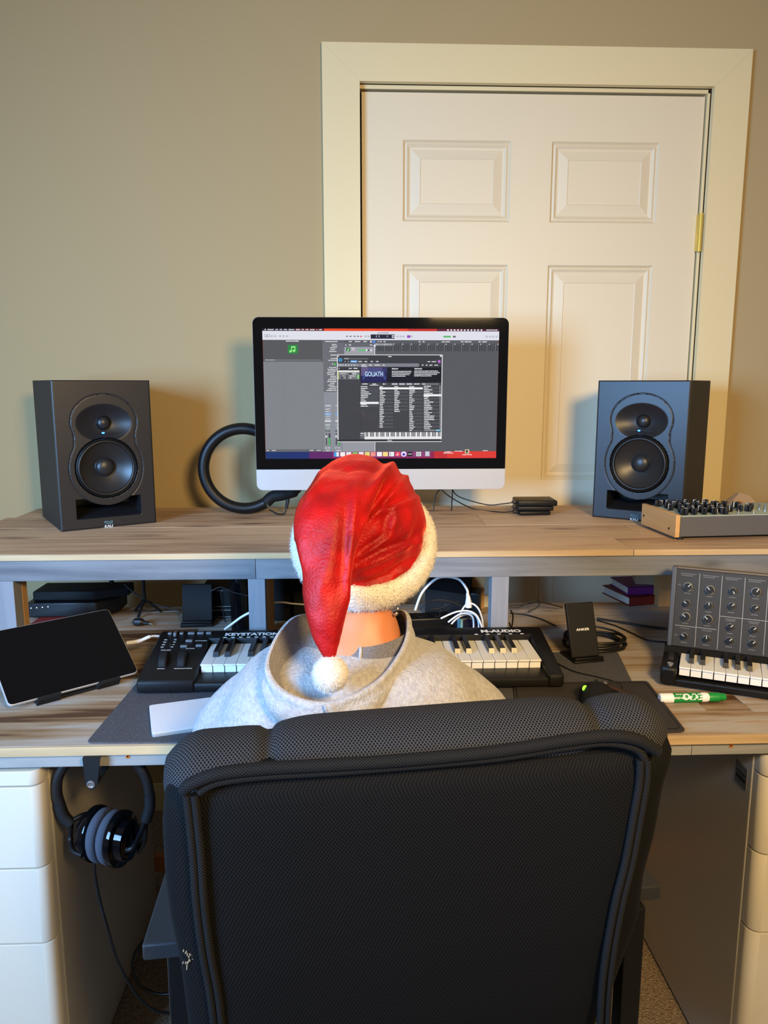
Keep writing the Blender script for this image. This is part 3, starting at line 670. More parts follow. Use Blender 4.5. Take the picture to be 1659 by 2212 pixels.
# ================================================================== wood-sided synthesizer on the shelf
syn = thing('desktop_synthesizer', 'small grey desktop synthesizer with oak side cheeks on the right of the shelf', 'synthesizer', (.727, 1.668, SH), 4.7)
SL, SDp, Sh = .34, .172, .052
MB().box(.011, SL-.011, .003, SDp-.004, .007, .007+Sh-.006, .001).build('case', M_steel, syn)
for x in (0, SL-.0105): MB().box(x, x+.0105, 0, SDp, .006, .006+Sh, .0012, M=None, mi=0).build('side_cheek', M_oak, syn)
for y, z in ((.03, .022), (.158, .030)): MB().lathe([(.003, 0), (.003, .0006)], 14, 0, T(-.0001, y, z)@RY(-90)).build('cheek_screw', M_blk, syn)
MB().box(.012, SL-.012, .006, SDp-.008, .0525, .0545, .0004).build('control_panel', M_pcb, syn)
for x in (.012, SL-.025):
    for y in (.012, SDp-.02): MB().lathe([(.008, 0), (.008, .0066)], 16, 0, T(x+.006, y, 0)).build('foot', M_rub, syn)
def knob_mesh(r, h, name, mats, par, M0=None, skirt=False):
    k = MB()
    if skirt: k.lathe([(r*1.28, 0), (r*1.28, .0012), (r*1.05, .0022)], 24, 2)
    n = 24; rings = []
    for rr, z in ((r, .001), (r*.98, h*.85), (r*.88, h)):
        rings.append([((rr+(.0004 if i % 2 else -.0002))*math.cos(2*math.pi*i/(n*2)), (rr+(.0004 if i % 2 else -.0002))*math.sin(2*math.pi*i/(n*2)), z) for i in range(n*2)])
    k.loft(rings, 0); k.box(-.0006, .0006, r*.15, r*1.0, h-.0002, h+.0005, 0, 1); k.box(-.0006, .0006, r*.97, r*1.03+.0004, h*.2, h+.0004, 0, 1)
    return k.build(name, mats, par)
k0 = knob_mesh(.0062, .015, 'knob', [M_blk, M_white], syn)
kpos = []
random.seed(3)
for r_, (y, n_) in enumerate(((.022, 5), (.052, 7), (.085, 6), (.118, 7), (.146, 6))):
    for i in range(n_):
        x = .030+i*.0245+(r_ % 2)*.008
        kpos.append((x, y, 1.0 if (i+r_) % 4 else 1.45))
kpos += [(.205, .10, 1.5), (.205, .05, 1.2), (.225, .075, 1.2)]
for i, (x, y, s_) in enumerate(kpos):
    o = k0 if i == 0 else k0.copy()
    if i: COL.objects.link(o); o.parent = syn
    o.location = (x, y, .0545); o.scale = (s_, s_, 1.0); o.rotation_euler = (0, 0, R(random.uniform(-140, 140)))
tg = MB().tube([(0, 0, 0), (0, .001, .010)], [.0012, .0009], 8).lathe([(.0028, 0), (.0028, .002)], 10, 0).build('toggle_switch', M_silver, syn)
for i, (x, y) in enumerate([(.163, .02), (.20, .02), (.0175+.03, .036), (.085, .036), (.12, .036)]):
    o = tg if i == 0 else tg.copy()
    if i: COL.objects.link(o); o.parent = syn
    o.location = (x, y, .0545)
jk = MB().lathe([(.0030, 0), (.0030, .003), (.0018, .003), (.0018, .0065), (.0009, .0075)], 12, 0).build('jack_socket', M_silver, syn)
for i in range(24):
    o = jk if i == 0 else jk.copy()
    if i: COL.objects.link(o); o.parent = syn
    o.location = (.245+(i % 4)*.0155, .022+(i//4)*.023, .0545)
bx = on_z(1558, 1093, SH)
bo = thing('folded_paper_bag', 'small crumpled brown bag standing behind the oak-sided synthesizer', 'bag', (bx.x, 2.05, SH), 10)
bp = MB(); bp.loft([[(-.032, -.02, 0), (.045, -.02, 0), (.05, .02, 0), (-.03, .02, 0)], [(-.034, -.012, .028), (.036, -.022, .030), (.044, .02, .03), (-.03, .02, .028)], [(-.008, -.012, .055), (.018, -.016, .048), (.02, .004, .046), (-.006, .006, .052)]]); bp.build('bag_body', M_tan, bo, smooth=False)
MB().lathe([(.014, 0), (.014, .0012), (.010, .0013)], 18, 0, T(-.008, -.0175, .018)@RX(80)).build('opening', M_orange, bo)

# ================================================================== things in the shelf bays
def zb(px, py): return on_z(px, py, DK)
rp = zb(62, 1336)
ro = thing('router', 'black network router with four white lights in the left bay under the shelf', 'router', (rp.x, 1.835, DK+.0), 0)
rb = MB(); rb.prism([(0, .0), (.17, .0), (.215, .045), (.215, .11), (0, .11)], .006, .042, .003); rb.build('housing', M_blk, ro)
rb = MB(); rb.prism([(.01, .02), (.16, .02), (.235, .06), (.235, .11), (.01, .11)], .0422, .066, .004); rb.build('lid', M_blkm, ro)
for x in (.02, .19):
    MB().lathe([(.006, 0), (.006, .0062)], 10, 0, T(x, .02, 0)).build('foot', M_rub, ro)
for k in range(4): MB().lathe([(.0012, 0), (.0009, .0006)], 8, 0, T(.013+k*.0138, -.0002, .030+k*.0010)@RX(90)).build('status_light', M_wled, ro)
MB().tube([(.18, .10, .06), (.18, .10, .135)], .006, 10).build('antenna', M_blkm, ro)
tag(MB().box(0, .11, 0, .07, 0, .0058, .001).build('red_folder', M_red, loc=(rp.x+.03, 1.77, DK+.0001)), 'dark red folder edge under the front of the router', 'folder')
# speaker easel beside the router
ez = thing('small_tripod', 'little black tripod standing on the desk right of the router', 'tripod', (on_y(312, 1300, 1.87).x, 1.87, DK))
MB().tube([(0, 0, .03), (0, 0, .14)], .0045, 8).build('column', M_blk, ez)
for a in (-100, 20, 140): MB().tube([(0, 0, .04), (.04*math.cos(R(a)), .035*math.sin(R(a)), .0035)], .0034, 8).build('leg', M_blk, ez)
ad = zb(290, 1352)
aj = thing('audio_adapter', 'chunky black jack adapter lying on the desk left of the phone stand', 'adapter', (ad.x, ad.y, DK+.010), -6)
MB().tube([(0, 0, 0), (.004, 0, 0), (.018, 0, 0), (.024, 0, 0)], [.007, .0096, .0096, .006], 14).build('grip', M_rub, aj)
MB().tube([(.024, 0, -.001), (.036, 0, -.003)], [.0055, .0035], 12).build('collar', M_rub, aj)
MB().tube([(.036, 0, -.003), (.044, 0, -.0045), (.046, 0, -.005)], [.0017, .0017, .0008], 10).build('jack_tip', M_silver, aj)
def phone_stand(loc, rz, label, w_=.070, h_=.118, lean=22, logo=None, rest=1):
    t_ = thing('phone_stand', label, 'charging stand', loc, rz)
    Mx = T(0, 0, .006)@RX(-lean)
    MB().box(-w_/2, w_/2, 0, .009, .004, h_, .003, M=Mx).build('back_plate', M_blkm, t_)
    MB().box(-w_/2-.002, w_/2+.002, -.014, .055, 0, .0075, .002).build('base', M_blk, t_)
    MB().box(-w_/2, w_/2, -.014, -.009, .0076, .014, .0015).build('front_lip', M_blk, t_)
    if logo:
        l = MB(); text_mb(l, logo, .0068, Mx@T(0, -.0002, h_*.52)@FRONT, 0, None, .00018, 1.35); l.build('logo', M_white, t_)
    return t_
a_ = zb(424, 1355); phone_stand((a_.x, a_.y+.014, DK), 3, 'blank black phone charging stand in the left bay under the shelf', .072, .094, 12)
a_ = zb(1273, 1435); phone_stand((a_.x-.002, a_.y+.015, DK), 11, 'black phone charging stand with white lettering at the back right of the desk mat', .064, .118, 20, 'ANKER')
eb = on_y(480, 1300, 1.86)
for k, (z_, h_, w_, lab) in enumerate(((0.0, .026, .10, 'lower black metal box behind the phone stand in the left bay'), (.0265, .05, .095, 'upper black metal box stacked behind the phone stand in the left bay'))):
    t_ = thing('interface_box', lab, 'electronics', (eb.x, 1.83, DK+z_), 0, 'black boxes behind the phone stand')
    MB().box(-w_/2, w_/2, 0, .09, 0, h_, .002).build('case', M_blk, t_)
    MB().box(-w_/2+.004, w_/2-.004, -.0012, .0008, h_-.006, h_-.004).build('silver_edge', M_silver, t_)
    MB().box(-w_/2+.004, w_/2-.004, -.0012, .0008, .003, .005).build('silver_edge', M_silver, t_)
cp_ = zb(518, 1364)
cy1 = thing('tubular_stand', 'thick black tube standing on the desk left of the middle shelf post', 'stand', (cp_.x+.001, 1.735, DK))
MB().lathe([(.021, 0), (.0215, .003), (.0215, .150), (.018, .158), (.001, .160)], 32).build('cylinder', M_blkg, cy1)
bb = on_y(592, 1345, 1.80)
t_ = thing('computer_case', 'large plain black case in the middle bay left of the hat', 'computer', (bb.x+.001, 1.80, DK))
MB().box(0, .047, 0, .09, 0, .158, .003).build('body', M_blkm, t_); MB().box(.049, .13, -.03, .09, 0, .085, .003).build('drive_box', M_blkm, t_)
ps = on_y(960, 1300, 1.83)
t_ = thing('power_supply', 'large black power box with an angled top in the bay right of the hat', 'power supply', (ps.x, 1.82, DK), -14)
b_ = MB(); b_.loft([[(-.05, 0, 0), (.06, 0, 0), (.06, .09, 0), (-.05, .09, 0)], [(-.05, 0, .07), (.06, .0, .06), (.06, .09, .095), (-.05, .09, .10)], [(-.045, .03, .088), (.05, .028, .075), (.05, .088, .10), (-.045, .088, .105)]]); b_.build('housing', M_blkm, t_, smooth=False)
MB().box(.061, .085, .01, .07, 0, .062, .003).build('plug_block', M_blk, t_)
pb = on_y(900, 1320, 1.72)
t_ = thing('power_strip', 'black power strip behind the right shoulder, under the shelf', 'power strip', (pb.x, 1.70, DK), 6)
MB().box(-.05, .085, 0, .05, 0, .034, .004).build('strip_body', M_blk, t_)
for k in range(3): MB().lathe([(.014, 0), (.014, .0006), (.012, .0008)], 20, 0, T(-.025+k*.04, .025, .034)).build('socket', M_rub, t_)
ub = on_y(1018, 1330, 1.66)
t_ = thing('usb_charger', 'dark blue-black charger block with white leads beside the grey post', 'charger', (ub.x, 1.66, DK), 12)
MB().box(-.026, .026, 0, .045, 0, .048, .004).build('body', mat('midnight_plastic', (20, 20, 40), .4), t_); MB().box(-.0262, -.020, -.0006, .02, .006, .046, .0004).build('pale_edge', M_blue, t_)
# white mains lead, arching out of its plug
cable('mains_lead', 'thick white mains lead arching up behind the right shoulder', [on_y(897, 1318, 1.66), on_y(912, 1280, 1.66), on_y(940, 1252, 1.67), on_y(965, 1246, 1.68), on_y(992, 1252, 1.69), on_y(1008, 1272, 1.69), on_y(1011, 1285, 1.69)], .0030, M_cabw)
t_ = thing('mains_plug', 'white moulded plug at the end of the arching mains lead', 'plug', on_y(1012, 1308, 1.69), 0)
MB().tube([(0, 0, -.004), (0, 0, .006), (-.001, 0, .020), (-.003, 0, .030)], [.0082, .0078, .005, .0033], 14).build('plug_body', M_cabw, t_)
wc = [[(952, 1336), (985, 1322), (1012, 1320), (1030, 1330), (1040, 1352), (1040, 1362)], [(968, 1344), (995, 1326), (1022, 1326), (1033, 1340), (1034, 1362)], [(992, 1330), (1005, 1308), (1020, 1304), (1034, 1316), (1042, 1340), (1044, 1362)], [(975, 1348), (990, 1334), (1010, 1327), (1022, 1336), (1023, 1364)]]
for k, c in enumerate(wc):
    cable('charging_cable', ['thin white cable looping low beside the hood', 'white cable forming the middle loop by the grey post', 'white cable forming the tallest small loop by the grey post', 'white cable forming the innermost small loop by the grey post'][k], [on_y(x, y_, 1.60+k*.012) for x, y_ in c], .0021, M_cabw, group='looped white cables')
bc = [[(905, 1318), (925, 1300), (950, 1296), (975, 1300), (1000, 1312)], [(930, 1316), (950, 1314), (968, 1306), (990, 1300)], [(950, 1340), (952, 1318), (965, 1304)], [(925, 1236), (932, 1244), (944, 1250), (955, 1236)], [(930, 1262), (938, 1250), (932, 1240), (926, 1236)], [(1000, 1335), (1012, 1348), (1020, 1360)]]
for k, c in enumerate(bc):
    cable('thin_cable', ['thin black cable arching leftmost in the tangle beside the hat fur', 'thin black cable lying over the pale cable low behind the hood', 'short black cable hanging lowest between hood and keyboard', 'black cable loop tucked up under the shelf rail beside the hat', 'black cable crossing the loop under the shelf rail', 'black cable end beside the charger block near the grey post'][k], [on_y(x, y_, 1.70+.01*k) for x, y_ in c], .0016, M_cabb, group='tangled black cables right of the hat')
for (c, yy, r_, m_, lab) in (
    ([(485, 1360), (505, 1345), (520, 1334), (536, 1325), (560, 1315)], 1.62, .0028, M_cabw, 'white cable rising from behind the keyboard to the middle post'),
    ([(590, 1302), (610, 1301), (632, 1304), (660, 1306)], 1.76, .0022, M_cabw, 'cream cable crossing the middle bay left of the hat'),
    ([(250, 1341), (290, 1330), (330, 1323), (386, 1320)], None, .0012, M_legend, 'thin grey cable lying across the left bay towards the phone stand'),
    ([(493, 1358), (483, 1330), (480, 1300), (478, 1278), (500, 1276)], 1.80, .0016, M_cabb, 'black cable hanging left of the black cylinder'),
    ([(455, 1277), (478, 1268), (500, 1278), (536, 1287)], 1.70, .0014, M_cabb, 'thin black cable draped in front of the black cylinder'),
    ([(268, 1262), (300, 1288), (335, 1305), (372, 1315)], 1.88, .0022, M_cabb, 'black cable from the router down to the desk'),
    ([(1100, 1312), (1125, 1310), (1150, 1298), (1165, 1300), (1160, 1312), (1140, 1322)], 1.80, .0018, M_cabb, 'black cable making a small loop right of the grey post'),
    ([(1100, 1308), (1130, 1306), (1170, 1302), (1215, 1312)], 1.85, .0018, M_cabb, 'black cable running right from the grey post along the desk back'),
    ([(1102, 1325), (1135, 1328), (1170, 1338), (1200, 1352)], None, .0017, M_cabb, 'black cable crossing the desk from the post to the cable coil'),
    ([(1290, 1336), (1340, 1344), (1390, 1352), (1440, 1358)], None, .0028, M_cabb, 'thick black cable from the coil to the keyed synthesizer'),
    ([(1290, 1340), (1330, 1352), (1370, 1370), (1400, 1383), (1450, 1388)], None, .0018, M_cabb, 'thin black cable bending from the coil towards the keyed synthesizer'),
    ([(1190, 1415), (1200, 1430), (1240, 1450), (1290, 1462), (1335, 1475), (1345, 1490)], None, .0012, M_cabb, 'thin mouse lead lying on the desk mat'),
    ([(1100, 1345), (1105, 1355), (1108, 1330), (1103, 1318)], 1.64, .0018, M_cabb, 'black cable hanging against the right of the grey post')):
    cable('cable', lab, [on_y(x, y_, yy) if yy else on_z(x, y_, DK+r_+(.004 if 'mouse' in lab else .0005)) for x, y_ in c], r_, m_)
cl = thing('cable_coil', 'coil of black audio cable behind the lettered phone stand', 'cable', (zb(1262, 1370).x, 1.60, DK))
random.seed(5)
for k in range(6):
    rx, ry = .062+random.uniform(-.006, .008), .055+random.uniform(-.006, .008); ph = random.uniform(0, 6)
    MB().tube([(rx*math.cos(R(a))+random.uniform(-.001, .001), ry*math.sin(R(a))+.0, .004+k*.0035+.003*math.sin(R(a)*2+ph)) for a in range(0, 360, 12)], .0026, 8, loop=True).build('loop', M_cabb, cl, ang=80)
MB().tube([(-.055, -.03, .005), (-.05, -.04, .012), (-.045, -.055, .012)], .009, 10).build('cable_tie', M_rub, cl)
# books in the right bay
b0 = zb(1340, 1313)
def book(nm, lab, loc, rz, w_, d_, h_, mc, mp):
    t_ = thing(nm, lab, 'book', loc, rz, 'books stacked in the right bay')
    MB().box(0, w_, 0, d_, 0, .0025, .0006).box(0, w_, 0, d_, h_-.0025, h_, .0006).box(0, w_, 0, .003, 0, h_, .0006).build('cover', mc, t_)
    MB().box(.004, w_-.004, .0032, d_-.004, .0026, h_-.0026).build('pages', mp, t_); return t_
book('hardback_book', 'red hardback at the bottom of the book stack', (b0.x+.028, b0.y+.012, DK), 14, .17, .13, .024, M_red, M_page)
book('paperback_book', 'purple-spined book lying on the red hardback', (b0.x+.030, b0.y+.032, DK+.0242), 6, .15, .11, .022, M_purple, M_page)
t_ = thing('cardboard_box', 'small tan carton on top of the purple book', 'box', (b0.x+.060, b0.y+.062, DK+.0464), -12, None)
MB().box(0, .08, 0, .06, 0, .055, .001).build('carton', M_tan, t_)
tag(MB().box(0, .06, 0, .006, 0, .030, .0005).build('white_block', M_paper, loc=(zb(1010, 1310).x, 1.90, DK+.0001)), 'white strip behind the grey post on the back of the desk', 'block')

# ================================================================== desk mat, pad, mouse, trackpad
def rpoly(pts, r, n=5):
    out = []; K = len(pts)
    for i in range(K):
        p = Vector(pts[i][:2]); a = (Vector(pts[i-1][:2])-p).normalized(); b = (Vector(pts[(i+1) % K][:2])-p).normalized()
        for k in range(n+1):
            t = k/n; A = p+a*r; B = p+b*r; out.append(tuple(A*(1-t)**2+p*2*t*(1-t)+B*t*t))
    return out
mt = MB(); mt.prism(rpoly([zb(186, 1607), zb(1425, 1600), zb(1334, 1410), zb(345, 1420)], .012), DK+.0002, DK+.0028, .0004)
tag(mt.build('desk_mat', M_felt), 'large charcoal felt desk mat under the music keyboard', 'mat')
mp = MB(); mp.prism(rpoly([zb(1118, 1600), zb(1482, 1585), zb(1398, 1476), zb(1108, 1480)], .010), DK+.003, DK+.0055, .0006)
mpo = mp.build('mouse_pad', M_pad); tag(mpo, 'brown-black mouse pad overlapping the right end of the felt mat', 'mouse pad')
sp_ = [zb(1124, 1594), zb(1470, 1580), zb(1394, 1480), zb(1114, 1484)]
stc = MB(); lp = rpoly(sp_, .009); stc.tube([(x, y, DK+.0056) for x, y in lp], .0007, 6, loop=True); o = stc.build('stitching', M_blk, mpo)
mz = DK+.0056; mo = thing('computer_mouse', 'black computer mouse with a glowing green logo on the pad', 'mouse', (on_z(1290, 1520, mz).x, on_z(1290, 1520, mz).y, mz), -14)
rings = []
for k in range(13):
    t = k/12; yy = -.062+.124*t; wd = .034*math.sqrt(max(0, 1-(2*t-1)**4))*(1-.12*math.sin(math.pi*t))+.0005; hh = .036*math.sin(math.pi*(t*.82+.10))**.8 if 0 < t < 1 else .006
    rings.append([(wd*math.copysign(abs(math.cos(R(a)))**.75, math.cos(R(a))), yy, max(0, hh*math.sin(R(a)))) for a in range(-10, 191, 10)])
mb_ = MB(); mb_.loft(rings, closed=True); mb_.build('shell', M_blkm, mo, ang=60)
MB().box(-.0035, .0035, .028, .042, .022, .030, .002).build('scroll_wheel', M_rub, mo)
gl = MB(); LP = on_z(1268, 1487, mz+.026)
MI_ = (T(*mo.location)@RZ(-14)).inverted(); lpv = MI_@LP
for s_ in (-1, 1): gl.lathe([(.0052, 0), (.0048, .0015), (.0005, .002)], 16, 0, T(lpv.x+s_*.0042, lpv.y, lpv.z)@RX(35)@RZ(s_*20)@Matrix.Diagonal((.75, 1.15, 1, 1)))
gl.build('glowing_logo', M_gled, mo)
t_ = thing('leather_strap', 'dark brown leather strap end lying by the mouse', 'strap', on_z(1318, 1498, mz), 0)
MB().tube(cr([(-.03, .03, .004), (-.01, .012, .012), (.012, -.005, .010), (.03, -.02, .004)], 6), .008, 10, flat=.35).build('strap', mat('dark_leather', (52, 34, 26), .45), t_)
MB().lathe([(.004, 0), (.004, .003), (.002, .004)], 14, 0, T(-.006, .012, .014)).build('stud', M_silver, t_)
tk = [on_z(322, 1524, DK+.010), on_z(328, 1588, DK+.008)]
dv = (tk[0]-tk[1]); dv.z = 0; L_ = dv.length; u = dv.normalized(); v = Vector((u.y, -u.x, 0))
tr = MB(); c0 = tk[1]; pts = [c0, c0+v*.16, c0+v*.16+u*L_, c0+u*L_]
tr.prism(rpoly([p[:] for p in pts], .006), DK+.0030, DK+.0095, .0012)
tro = thing('trackpad', 'white trackpad lying on the mat left of the grey hoodie', 'trackpad', (0, 0, 0)); 
tr.build('base', M_alu, tro); MB().prism(rpoly([p[:] for p in pts], .006), DK+.0096, DK+.0106, .0004).build('glass_surface', M_track, tro)

# ================================================================== tablet on its stand
P0 = on_z(18, 1526, DK+.012); P1 = on_z(300, 1452, DK+.012); d = (P1-P0); TW = d.length; ang = math.degrees(math.atan2(d.y, d.x))
tab = thing('tablet', 'black-screened tablet leaning back on a stand at the left of the desk', 'tablet', P0, ang)
TL = RX(37)      # sheet lies in xy, tilted up
tbm = MB(); tbm.prism(rpoly([(0, 0), (TW, 0), (TW, .167), (0, .167)], .010, 6), -.006, 0, .0014, M=TL); tbm.build('body', M_alu, tab)
MB().prism(rpoly([(.0016, .0016), (TW-.0016, .0016), (TW-.0016, .1654), (.0016, .1654)], .009, 6), .0001, .0006, .0002, M=TL).build('screen', M_blkg, tab)
ts = thing('tablet_stand', 'black folding stand with two hooks holding the tablet', 'stand', P0-Vector((0, 0, .012)), ang)
for f in (.30, .76):
    hk = MB(); x = TW*f-.005; hk.prism([(-.010, -.010), (.016, -.010), (.016, -.006), (-.004, -.006), (-.004, .010), (-.010, .010)], x-.021, x+.021, .0008, M=T(0, 0, .012)@RX(37)@Matrix(((0, 0, 1, 0), (1, 0, 0, 0), (0, 1, 0, 0), (0, 0, 0, 1))))
    hk.build('hook', M_blkm, ts)
MB().box(TW*.2, TW*.8, .0, .13, -.016, -.0085, .002, M=T(0, 0, .014)@RX(37)).build('back_plate', M_blkm, ts)
MB().box(TW*.22, TW*.78, .0, .14, .0002, .005, .001).build('base', M_blkm, ts)
MB().box(TW*.4, TW*.6, .115, .122, .004, .078, .001).build('strut', M_blkm, ts)
cable('charging_cable', 'white charging cable plugged into the right side of the tablet', [on_y(274, 1389, 1.535), on_y(300, 1385, 1.54), on_y(322, 1376, 1.55), on_y(335, 1374, 1.56), on_y(352, 1376, 1.57), on_y(375, 1385, 1.58)], [.0044]*12+[.0038]*10+[.0026]*29, M_cabw)

# ================================================================== music keyboards
def white_key(w_, L_, h_, mats):
    k = MB(); k.box(.0004, w_-.0004, 0, L_, 0, h_*.45, .0008); k.box(.0009, w_-.0009, .002, L_, -h_, -.0005, 0); return k
def kb_layout(par, x0, y0, z0, nw, wp, L_, lip, h_, bw, bL, bh, start, tilt=0):
    """white keys nw from note index 'start' of C D E F G A B; black keys between"""
    wk = MB(); wk.box(.0004, wp-.0004, 0, L_, 0, .0035, .0010); wk.box(.0010, wp-.0010, lip, L_, -h_, -.0001, 0)
    bk = MB(); bk.loft([[(-bw/2, 0, 0), (bw/2, 0, 0), (bw/2, bL, 0), (-bw/2, bL, 0)], [(-bw/2+.0008, .004, bh*.85), (bw/2-.0008, .004, bh*.85), (bw/2-.0008, bL, bh*.95), (-bw/2+.0008, bL, bh*.95)], [(-bw/2+.002, .007, bh), (bw/2-.002, .007, bh), (bw/2-.002, bL, bh*1.08), (-bw/2+.002, bL, bh*1.08)]])
    wo = bo_ = None
    for i in range(nw):
        if wo is None: o = wo = wk.build('white_key', M_keyw, par)
        else: o = wo.copy(); COL.objects.link(o); o.parent = par
        o.location = (x0+i*wp, y0, z0)
        if (i+start) % 7 in (0, 1, 3, 4, 5) and i < nw-1:
            if bo_ is None: b_ = bo_ = bk.build('black_key', M_keyb, par, ang=20)
            else: b_ = bo_.copy(); COL.objects.link(b_); b_.parent = par
            b_.location = (x0+(i+1)*wp, y0+L_-bL, z0+.0036)
ks = thing('midi_keyboard', 'black music keyboard with white lettering lying across the desk mat', 'keyboard', (-.408, 1.349, DK+.003), 0)
KW, KD = .802, .195
def slab(mb, x0, x1, y0, y1, z0, h0, h1, mi=0, r=.008):
    """rounded slab whose top rises towards the back"""
    bm = bmesh.new(); bmesh.ops.create_cube(bm, size=1)
    for v in bm.verts:
        yy = y0 if v.co.y < 0 else y1; v.co = Vector((x0 if v.co.x < 0 else x1, yy, z0 if v.co.z < 0 else (h0 if yy == y0 else h1)))
    bmesh.ops.bevel(bm, geom=[e for e in bm.edges], offset=r, segments=3, affect='EDGES', profile=.5)
    bm.verts.index_update(); mb.add([v.co.copy() for v in bm.verts], [[v.index for v in f.verts] for f in bm.faces], mi); bm.free()
KX0, KX1, KY0, KY1 = .108, .770, .052, .160      # key bed
body = MB()
slab(body, 0, KX0-.001, 0, KD, .004, .029, .062, r=.006); slab(body, KX1+.001, KW, 0, KD, .004, .029, .062, r=.006)
slab(body, KX0-.012, KX1+.012, .0035, .052, .004, .022, .026, r=.004); slab(body, KX0-.012, KX1+.012, KY1, KD, .004, .056, .061, r=.003)
body.box(KX0-.002, KX1+.002, .04, .16, .004, .014)
body.build('body', M_blk, ks)
for fx, fy in ((.02, .01), (KW-.06, .01), (.02, .16), (KW-.06, .16)): MB().box(fx, fx+.04, fy, fy+.02, .0001, .0041).build('rubber_foot', M_rub, ks)
kb_layout(ks, KX0+.002, .043, .040, 29, (KX1-KX0-.004)/29, .117, .006, .016, .0115, .078, .011, 0)
def topz(y): return .029+(.062-.029)*y/KD+.0004
TM = lambda x, y, z=0: T(x, y, topz(y)+z)@RX(math.degrees(math.atan((.062-.029)/KD)))
lt = MB()
text_mb(lt, 'KEYSTATION', .0165, T(.193, KD-.0235, .0592)@RX(8), 0, None, .0007, 1.15); lt.build('series_lettering', M_white, ks, smooth=False); lt = MB()
text_mb(lt, 'M-AUDIO', .0165, T(.712, KD-.0235, .0592)@RX(8), 0, None, .0007, 1.2); lt.build('maker_lettering', M_white, ks, smooth=False); lt = MB()
text_mb(lt, 'PITCH', .0042, TM(.036, .042), 0, None, .0001, 1.2); text_mb(lt, 'MODULATION', .0042, TM(.078, .042), 0, None, .0001, 1.2)
text_mb(lt, 'VOLUME', .0042, TM(.029, .112), 0, None, .0001, 1.2); text_mb(lt, 'OCTAVE', .0040, TM(.076, .117), 0, None, .0001, 1.1); text_mb(lt, 'ADVANCED', .0040, TM(.092, .148), 0, None, .0001, 1.1)
for k in range(4): lt.box(.016, .022, .124+k*.010, .1252+k*.010, topz(.1245+k*.01)-.0002, topz(.1245+k*.01)+.0003); lt.box(.036, .041, .124+k*.010, .1252+k*.010, topz(.1245+k*.01)-.0002, topz(.1245+k*.01)+.0003)
for k in range(10): lt.box(.135+k*.016, .142+k*.016, KD-.0342, KD-.0340, .0560, .0572)
for k in range(5): lt.box(.655+k*.024, .662+k*.024, KD-.0342, KD-.0340, .0560, .0572)
lt.build('control_legend', M_white, ks, smooth=False)
for x, y, wd in ((.022, .180, .008), (.046, .180, .008), (.066, .180, .014), (.085, .180, .014), (.102, .180, .011), (.068, .148, .014), (.062, .126, .014), (.092, .128, .013)):
    MB().box(x-wd/2, x+wd/2, y-.004, y+.004, topz(y)-.002, topz(y)+.0028, .0012).build('button', M_btn, ks)
MB().box(.031, .037, .168, .182, topz(.175)-.002, topz(.175)+.006, .0015).build('volume_slider', M_btn, ks)
MB().box(.0325, .0355, .128, .168, topz(.148)-.0035, topz(.148)+.0004, M=None).build('slider_slot', M_rub, ks)
for x in (.036, .072):
    MB().lathe([(.004, -.0065), (.0225, -.0075), (.024, -.005), (.024, .005), (.0225, .0075), (.004, .0065)], 40, 0, T(x, .072, topz(.072)-.006)@RY(90)).build('wheel', M_blkm, ks)

ms = thing('analog_synthesizer', 'black analog synthesizer with knob-covered upright panel and white keys at the right of the desk', 'synthesizer', (.583, 1.366, DK), -25.8)
MSW = .45
b_ = MB(); b_.box(0, .030, 0, .125, .004, .040, .006); b_.box(MSW-.01, MSW, 0, .125, .004, .040, .004); b_.box(.02, MSW-.005, .004, .12, .004, .016, .002)
b_.loft([[(.001, .085, .03), (MSW-.001, .085, .03), (MSW-.001, .125, .03), (.001, .125, .03)], [(.001, .104, .048), (MSW-.001, .104, .048), (MSW-.001, .13, .048), (.001, .13, .048)]])
b_.build('key_bed', M_blk, ms)
for x in (.012, MSW-.02): MB().lathe([(.007, 0), (.007, .0045)], 12, 0, T(x, .02, 0)).build('foot', M_rub, ms)
kb_layout(ms, .033, .013, .036, 20, .0206, .085, .004, .014, .0100, .058, .011, 0)
MB().lathe([(.006, 0), (.006, .004), (.004, .005), (.001, .0055)], 20, 0, T(.017, .018, .040)).build('wheel_knob', M_silver, ms)
MB().lathe([(.002, -.005), (.018, -.005), (.018, .005), (.002, .005)], 28, 0, T(.017, .062, .034)@RY(90)).build('wheel', M_blkm, ms)
PM = T(.014, .112, .047)@RX(-10)       # the upright panel's own frame: x right, z up along the panel, -y towards the player
PW, PH = MSW-.018, .158
p_ = MB(); p_.box(.0, PW, .004, .05, 0, PH, .001, M=PM); p_.build('panel_housing', M_blkm, ms)
MB().box(-.009, .0, -.001, .055, -.003, PH+.004, .0015, M=PM).build('side_cheek', M_synth, ms)
MB().box(PW, PW+.009, -.001, .055, -.003, PH+.004, .0015, M=PM).build('side_cheek', M_synth, ms)
MB().box(-.001, PW+.001, .004, .055, PH, PH+.004, .001, M=PM).build('top_cap', mat('brown_cap', (98, 84, 66), .5), ms)
MB().box(.0002, PW-.0002, .0016, .0036, .001, PH-.0005, .0003, M=PM).build('front_panel', M_panel, ms)
ln = MB(); cw = .0415
cxs = [.002+cw*(i+1) for i in range(9)]
for i, x in enumerate(cxs): ln.box(x-.0004, x+.0004, .0010, .0016, .004 if i != 0 else .004, PH-.006, M=PM)
ln.box(.004, cxs[1]-.004, .0010, .0016, .0425, .0433, M=PM); ln.box(cxs[1], PW-.004, .0010, .0016, .0705, .0713, M=PM)
ln.build('section_line', M_line, ms)
